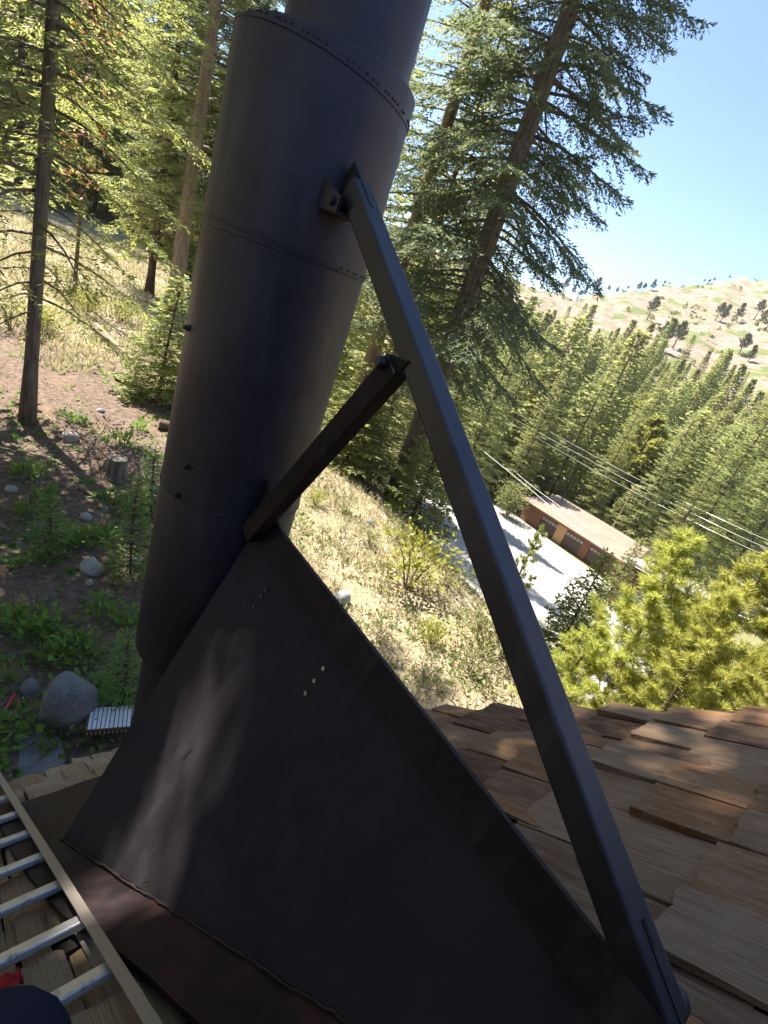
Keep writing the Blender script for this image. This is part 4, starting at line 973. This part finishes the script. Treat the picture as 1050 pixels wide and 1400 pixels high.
# ------------------------------------------------------------------ photographer's bent leg at the lower left corner
def skin_body(name, verts, edges, radii, m, parent=None, root=0, sub=2):
    me = bpy.data.meshes.new(name); o0 = org(parent) if parent else np.zeros(3); me.from_pydata([tuple(map(float, np.array(v) - o0)) for v in verts], edges, []); me.materials.append(m); o = link(name, me, parent)
    sk = o.modifiers.new('skin', 'SKIN'); 
    for i_, r_ in enumerate(radii): me.skin_vertices[0].data[i_].radius = (r_, r_)
    me.skin_vertices[0].data[root].use_root = True; sk.use_smooth_shade = True
    sb = o.modifiers.new('sub', 'SUBSURF'); sb.levels = sub; sb.render_levels = sub; return o
MT['navy'] = mat('navy_shorts', (.016, .018, .035), .9, .15); _N = NT(MT['navy']); _N.bump(_N.noise(_N.coord('Object', (1, 1, 1)), 260, 3), .3, .002)
MT['skin'] = mat('skin', (.50, .30, .22), .55, .4)
kn = at_depth(-5, 1418, .72); hip = np.array([-.25, -.42, -.62]); ank = RF(.10, 1.05, .12); toe = RF(.14, 1.27, .06)
pe = empty('person', RF(0, .6, 0), 'person in dark navy shorts, only one bent knee showing at the lower left corner', 'person')
hip2 = np.array([-.50, -.40, -.62]); kn2 = np.array([-.42, .02, -.80]); ank2 = RF(-.42, .95, .1); toe2 = RF(-.40, 1.17, .06)
chest = np.array([-.32, -.42, -.15]); neck = np.array([-.30, -.38, .02]); head = np.array([-.28, -.32, .16]); pel = (hip + hip2) / 2 + np.array([0, 0, .05])
sh1 = chest + np.array([.19, 0, .06]); sh2 = chest + np.array([-.19, 0, .06]); el1 = sh1 + np.array([.06, .05, -.26]); el2 = sh2 + np.array([-.02, .10, -.27]); wr1 = np.array([.05, -.16, -.10]); wr2 = RF(-.22, .42, .20)
VB = [pel, hip, kn, ank, toe, hip2, kn2, ank2, toe2, chest, neck, head, sh1, el1, wr1, sh2, el2, wr2, head + np.array([0, .01, .1])]
EB = [(0, 1), (1, 2), (2, 3), (3, 4), (0, 5), (5, 6), (6, 7), (7, 8), (0, 9), (9, 10), (10, 11), (11, 18), (9, 12), (12, 13), (13, 14), (9, 15), (15, 16), (16, 17)]
RB = [.13, .095, .066, .042, .035, .095, .066, .042, .035, .13, .055, .088, .065, .045, .03, .065, .045, .03, .07]
skin_body('body', VB, EB, RB, MT['skin'], pe)
k_up = kn + (hip - kn) * .02
skin_body('shorts', [pel, hip, (hip + kn) / 2, kn, kn + (ank - kn) * .5, hip2, (hip2 + kn2) / 2, kn2 + (hip2 - kn2) * .08], [(0, 1), (1, 2), (2, 3), (3, 4), (0, 5), (5, 6), (6, 7)], [.15, .125, .105, .098, .08, .115, .098, .085], MT['navy'], pe)
skin_body('shirt', [pel + np.array([0, 0, .05]), chest, chest + np.array([0, .0, .1]), sh1, (sh1 + el1) / 2, sh2, (sh2 + el2) / 2], [(0, 1), (1, 2), (1, 3), (3, 4), (1, 5), (5, 6)], [.15, .155, .08, .085, .068, .085, .068], MT['navy'], pe)
for W, E_ in ((wr1, el1), (wr2, el2)):
    d = (W - E_) / np.linalg.norm(W - E_); sd2 = np.cross(d, [0, 0, 1.0]); sd2 /= np.linalg.norm(sd2); pm = W + d * .07; VV = [W, pm]; EE = [(0, 1)]; RR = [.026, .034]
    for f_ in range(4):
        b0 = pm + sd2 * (.03 - .02 * f_) + d * .03; ln = (.07, .085, .08, .06)[f_]; VV += [b0, b0 + d * ln * .5 - np.array([0, 0, .01]), b0 + d * ln * .8 - np.array([0, 0, .035])]
        i0 = len(VV) - 3; EE += [(1, i0), (i0, i0 + 1), (i0 + 1, i0 + 2)]; RR += [.0095, .009, .008]
    t0 = W + d * .04 + sd2 * .035; VV += [t0, t0 + sd2 * .03 + d * .03]; EE += [(0, len(VV) - 2), (len(VV) - 2, len(VV) - 1)]; RR += [.012, .010]
    skin_body('hand', VV, EE, RR, MT['skin'], pe)
hd = head + np.array([0, .0, .03]); MB().lathe((hd[0], hd[1]), [(.098, hd[2] + .02), (.102, hd[2] + .06), (.088, hd[2] + .12), (.05, hd[2] + .155), (.001, hd[2] + .165)], 20).build('hair', mat('dark_hair', (.03, .02, .015), .7, .3), pe, smooth=True)

# ------------------------------------------------------------------ garage, barn, shed
MT['wallw'] = mat('red_brown_siding', (.20, .10, .062), .8, .2); MT['trimw'] = mat('tan_wood_post', (.46, .27, .15), .8, .2)
MT['roofw'] = mat('pale_pink_roofing', (.52, .45, .40), .85, .2); MT['doorw'] = mat('dark_brown_door', (.085, .06, .05), .6, .3)
MT['paneg'] = mat('dusty_glass', (.30, .30, .30), .2, .5); MT['dirtyroof'] = mat('pale_barn_roofing', (.30, .27, .24), .8, .2); MT['barnw'] = mat('dark_brown_siding', (.115, .055, .032), .85, .2)
for k_ in ('wallw', 'barnw'):
    N_ = NT(MT[k_]); n_ = N_.noise(N_.coord('Object', (1, 6, .4)), 2, 4); c_ = MT[k_].node_tree.nodes['Principled BSDF'].inputs[0].default_value[:3]
    N_.l(N_.ramp(n_, [(.3, tuple(v * .7 for v in c_)), (.7, tuple(v * 1.25 for v in c_))]), N_.b.inputs['Base Color'])
N_ = NT(MT['roofw']); n_ = N_.noise(N_.coord('Object', (1, 1, 1)), .8, 7); N_.l(N_.ramp(n_, [(.3, (.19, .145, .115)), (.7, (.255, .20, .165))]), N_.b.inputs['Base Color'])
HX = 54.0; k_ = HX / 41.0
def HP(y, z, dx=0.0): return np.array([HX + dx, y * k_, z * k_])
zb_ = -14.75 * k_; ze = -12.85 * k_; yl, yr = 23.0 * k_, 12.6 * k_
ga = empty('garage', (HX + 4, (yl + yr) / 2, zb_), 'low red-brown garage with pale pinkish roof and two dark doors', 'garage')
doors = [(21.0, 19.25), (18.35, 16.6), (15.9, 14.2)]
def box2(name, x0, x1, y0, y1, z0, z1, m, parent):
    return MB().box(((x0 + x1) / 2, (y0 + y1) / 2, (z0 + z1) / 2), (1, 0, 0), (0, 1, 0), (0, 0, 1), abs(x1 - x0) / 2, abs(y1 - y0) / 2, abs(z1 - z0) / 2).build(name, m, parent)
edges = [yl] + [e * k_ for d_ in doors for e in d_] + [yr]; zd_ = zb_ + 1.62 * k_
for a in range(0, len(edges), 2): box2('wall_bay', HX, HX + .2, edges[a], edges[a + 1], zb_ - .4, ze, MT['wallw'] if a != 2 else MT['trimw'], ga)
for d_ in doors:
    y1, y0 = d_[0] * k_, d_[1] * k_
    box2('lintel', HX + .002, HX + .198, y0, y1, zd_, ze, MT['wallw'], ga)
    dr = box2('garage_door', HX + .12, HX + .17, y0, y1, zb_ - .2, zd_, MT['doorw'], ga)
    for c in range(5): 
        for rw in range(1):
            ya = y0 + (c + .15) * (y1 - y0) / 5; box2('pane', HX + .105, HX + .119, ya, ya + .7 * (y1 - y0) / 5, zd_ - .75, zd_ - .45, MT['paneg'], dr)
    for rw in range(3): box2('door_rail', HX + .10, HX + .119, y0, y1, zb_ + .35 + .5 * rw, zb_ + .39 + .5 * rw, MT['doorw'], dr)
box2('rear_wall', HX + 7.8, HX + 8, yl, yr, zb_ - .4, ze, MT['wallw'], ga); box2('end_wall', HX + .2, HX + 7.8, yl - .2, yl, zb_ - .4, ze, MT['wallw'], ga); box2('end_wall', HX + .2, HX + 7.8, yr, yr + .2, zb_ - .4, ze, MT['wallw'], ga)
e0 = np.array([HX - .75, yl + .5, ze - .02]); e1 = np.array([HX - .75, yr - .6, ze - .02]); r0_ = np.array([HX + 4.2, yl - 1.0, ze + 1.15]); r1_ = np.array([HX + 4.2, yr + .3, ze + 1.15]); b0_ = np.array([HX + 8.8, yl + .5, ze - .02]); b1_ = np.array([HX + 8.8, yr - .6, ze - .02])
rv = [e0, e1, r1_, r0_, b0_, b1_]; MB().add(rv + [p - np.array([0, 0, .18]) for p in rv], [(0, 1, 2, 3), (3, 2, 5, 4), (0, 3, 4), (1, 5, 2), (6, 9, 8, 7), (9, 10, 11, 8), (0, 6, 7, 1), (4, 5, 11, 10), (0, 4, 10, 6), (1, 7, 11, 5)]).build('roof', MT['roofw'], ga)
MB().bar(e0 + np.array([-.03, 0, -.12]), e1 + np.array([-.03, 0, -.12]), (0, 0, 1), .05, .26).build('fascia', MT['wallw'], ga)
MB().bar(e0 + np.array([-.07, 0, .03]), e1 + np.array([-.07, 0, .03]), (0, 0, 1), .08, .09).build('gutter', MT['trimw'], ga)
vp = np.array([HX + 3.6, 21.4 * k_, ze + .9]); MB().tube([vp, vp + np.array([0, 0, .9]), vp + np.array([0, 0, .9]), vp + np.array([0, 0, 1.05])], [.10, .10, .17, .15], 10).build('vent_pipe', MT['bolt'], ga)
bn = empty('barn', (50, 11.5, -19), 'dark brown barn end with pale flat roof behind the bright pines', 'barn')
BX = 47.0
box2('front_wall', BX, BX + .2, 8.8, 14.6, -20.5, -14.55, MT['barnw'], bn); box2('side_wall', BX + .2, BX + 6, 8.8, 9.0, -20.5, -15.7, MT['barnw'], bn); box2('side_wall', BX + .2, BX + 6, 14.4, 14.6, -20.5, -15.8, MT['barnw'], bn); box2('rear_wall', BX + 6, BX + 6.2, 8.8, 14.6, -20.5, -15.8, MT['barnw'], bn)
V = [np.array(p) for p in ((BX - .6, 15.1, -14.3), (BX - .6, 8.3, -14.0), (BX + 6.8, 8.3, -15.3), (BX + 6.8, 15.1, -15.6))]; MB().add(V + [p - np.array([0, 0, .2]) for p in V], [(0, 1, 2, 3), (7, 6, 5, 4), (0, 4, 5, 1), (1, 5, 6, 2), (2, 6, 7, 3), (3, 7, 4, 0)]).build('roof', MT['dirtyroof'], bn)
box2('door', BX - .03, BX - .002, 10.4, 12.6, -19.6, -16.6, MT['doorw'], bn)
sp_ = at_depth(781, 660, 86); sh_ = empty('shed', on(sp_[0], sp_[1]), 'small white-roofed shed glimpsed among firs above the garage', 'shed'); gz_ = float(zt(sp_[0], sp_[1]))
box2('wall', sp_[0] - 1.5, sp_[0] + 1.5, sp_[1] - 1.4, sp_[1] + 1.4, gz_ - .5, sp_[2] - .2, MT['white'], sh_)
V = [np.array([sp_[0] + a * 1.9, sp_[1] + b * 1.8, sp_[2] - .2 + (0.9 if b > 0 else 0)]) for a, b in ((-1, -1), (1, -1), (1, 1), (-1, 1))]; MB().add(V + [p - np.array([0, 0, .12]) for p in V], [(0, 1, 2, 3), (7, 6, 5, 4), (0, 4, 5, 1), (1, 5, 6, 2), (2, 6, 7, 3), (3, 7, 4, 0)]).build('roof', MT['white'], sh_)

# ------------------------------------------------------------------ power lines and pole
MT['wire'] = mat('bare_aluminium_wire', (.75, .75, .74), .4, .5, .3)
def wire(pts, lab, r=.017):
    P = np.array([at_depth(*p) for p in pts]); t = np.linspace(0, 1, len(P)); tt = np.linspace(0, 1, 24); pp = np.stack([np.interp(tt, t, P[:, c]) for c in range(3)], -1)
    for _ in range(3): pp[1:-1] = (pp[:-2] + 2 * pp[1:-1] + pp[2:]) / 4
    o = MB().tube(list(pp), r, 5).build('power_line', MT['wire']); tag(o, lab, 'power line', 'power lines crossing the valley')
wire([(600, 520, 60), (681, 569, 66), (860, 670, 60), (1016, 747, 52), (1180, 815, 26)], 'lowest of the three close power lines running to the right edge')
wire([(600, 512, 60), (690, 566, 66), (870, 664, 60), (1020, 738, 52), (1180, 802, 26)], 'middle of the three close power lines running to the right edge')
wire([(600, 500, 60), (700, 562, 66), (880, 660, 60), (1030, 731, 52), (1180, 790, 26)], 'topmost of the three close power lines running to the right edge')
wire([(560, 530, 60), (632, 594, 52), (720, 664, 44), (812, 744, 33), (914, 800, 27), (1060, 862, 22)], 'separate lower power line passing over the garage corner')
wire([(575, 535, 60), (640, 588, 54), (728, 666, 47), (800, 716, 43)], 'short upper service line ending above the garage roof', .012)
pp_ = at_depth(868, 668, 60.3); pb_ = on(pp_[0], pp_[1]); po = empty('utility_pole', pb_, 'wooden utility pole top with crossarm where the lines pass', 'utility pole')
MB().tube([pb_ - np.array([0, 0, .3]), pp_ + np.array([0, 0, .5])], [.16, .10], 10).build('post', MT['bark_tan'], po)
wd_ = at_depth(1016, 747, 52) - at_depth(860, 670, 60); wd_[2] = 0; wd_ /= np.linalg.norm(wd_); ca_ = np.cross([0, 0, 1], wd_)
MB().bar(pp_ - ca_ * .8, pp_ + ca_ * .8, (0, 0, 1), .09, .11).build('crossarm', MT['trimw'], po)
for s_ in (-.7, 0, .7): MB().tube([pp_ + ca_ * s_ + np.array([0, 0, .05]), pp_ + ca_ * s_ + np.array([0, 0, .18])], [.04, .03], 8).build('insulator', MT['white'], po)


# ------------------------------------------------------------------ thin volume added to imitate lens flare and lift far shadows
hz = bpy.data.materials.new('flare_veil'); hz.use_nodes = True; hn = hz.node_tree; hn.nodes.clear()
ho = hn.nodes.new('ShaderNodeOutputMaterial'); hv = hn.nodes.new('ShaderNodeVolumePrincipled')
hv.inputs['Color'].default_value = (.92, .95, 1, 1); hv.inputs['Density'].default_value = .00016; hv.inputs['Anisotropy'].default_value = .35
hn.links.new(hv.outputs[0], ho.inputs['Volume'])
HZ0, HZ1 = float(gz.min()) - 1.5, float(gz.max()) + 12
HZ = MB().box((0, 0, HZ0 / 2 + HZ1 / 2), (1, 0, 0), (0, 1, 0), (0, 0, 1), 1010, 1010, (HZ1 - HZ0) / 2).build('flare_veil', hz)
tag(HZ, 'thin pale volume added to imitate lens flare over the valley', kind='stuff')
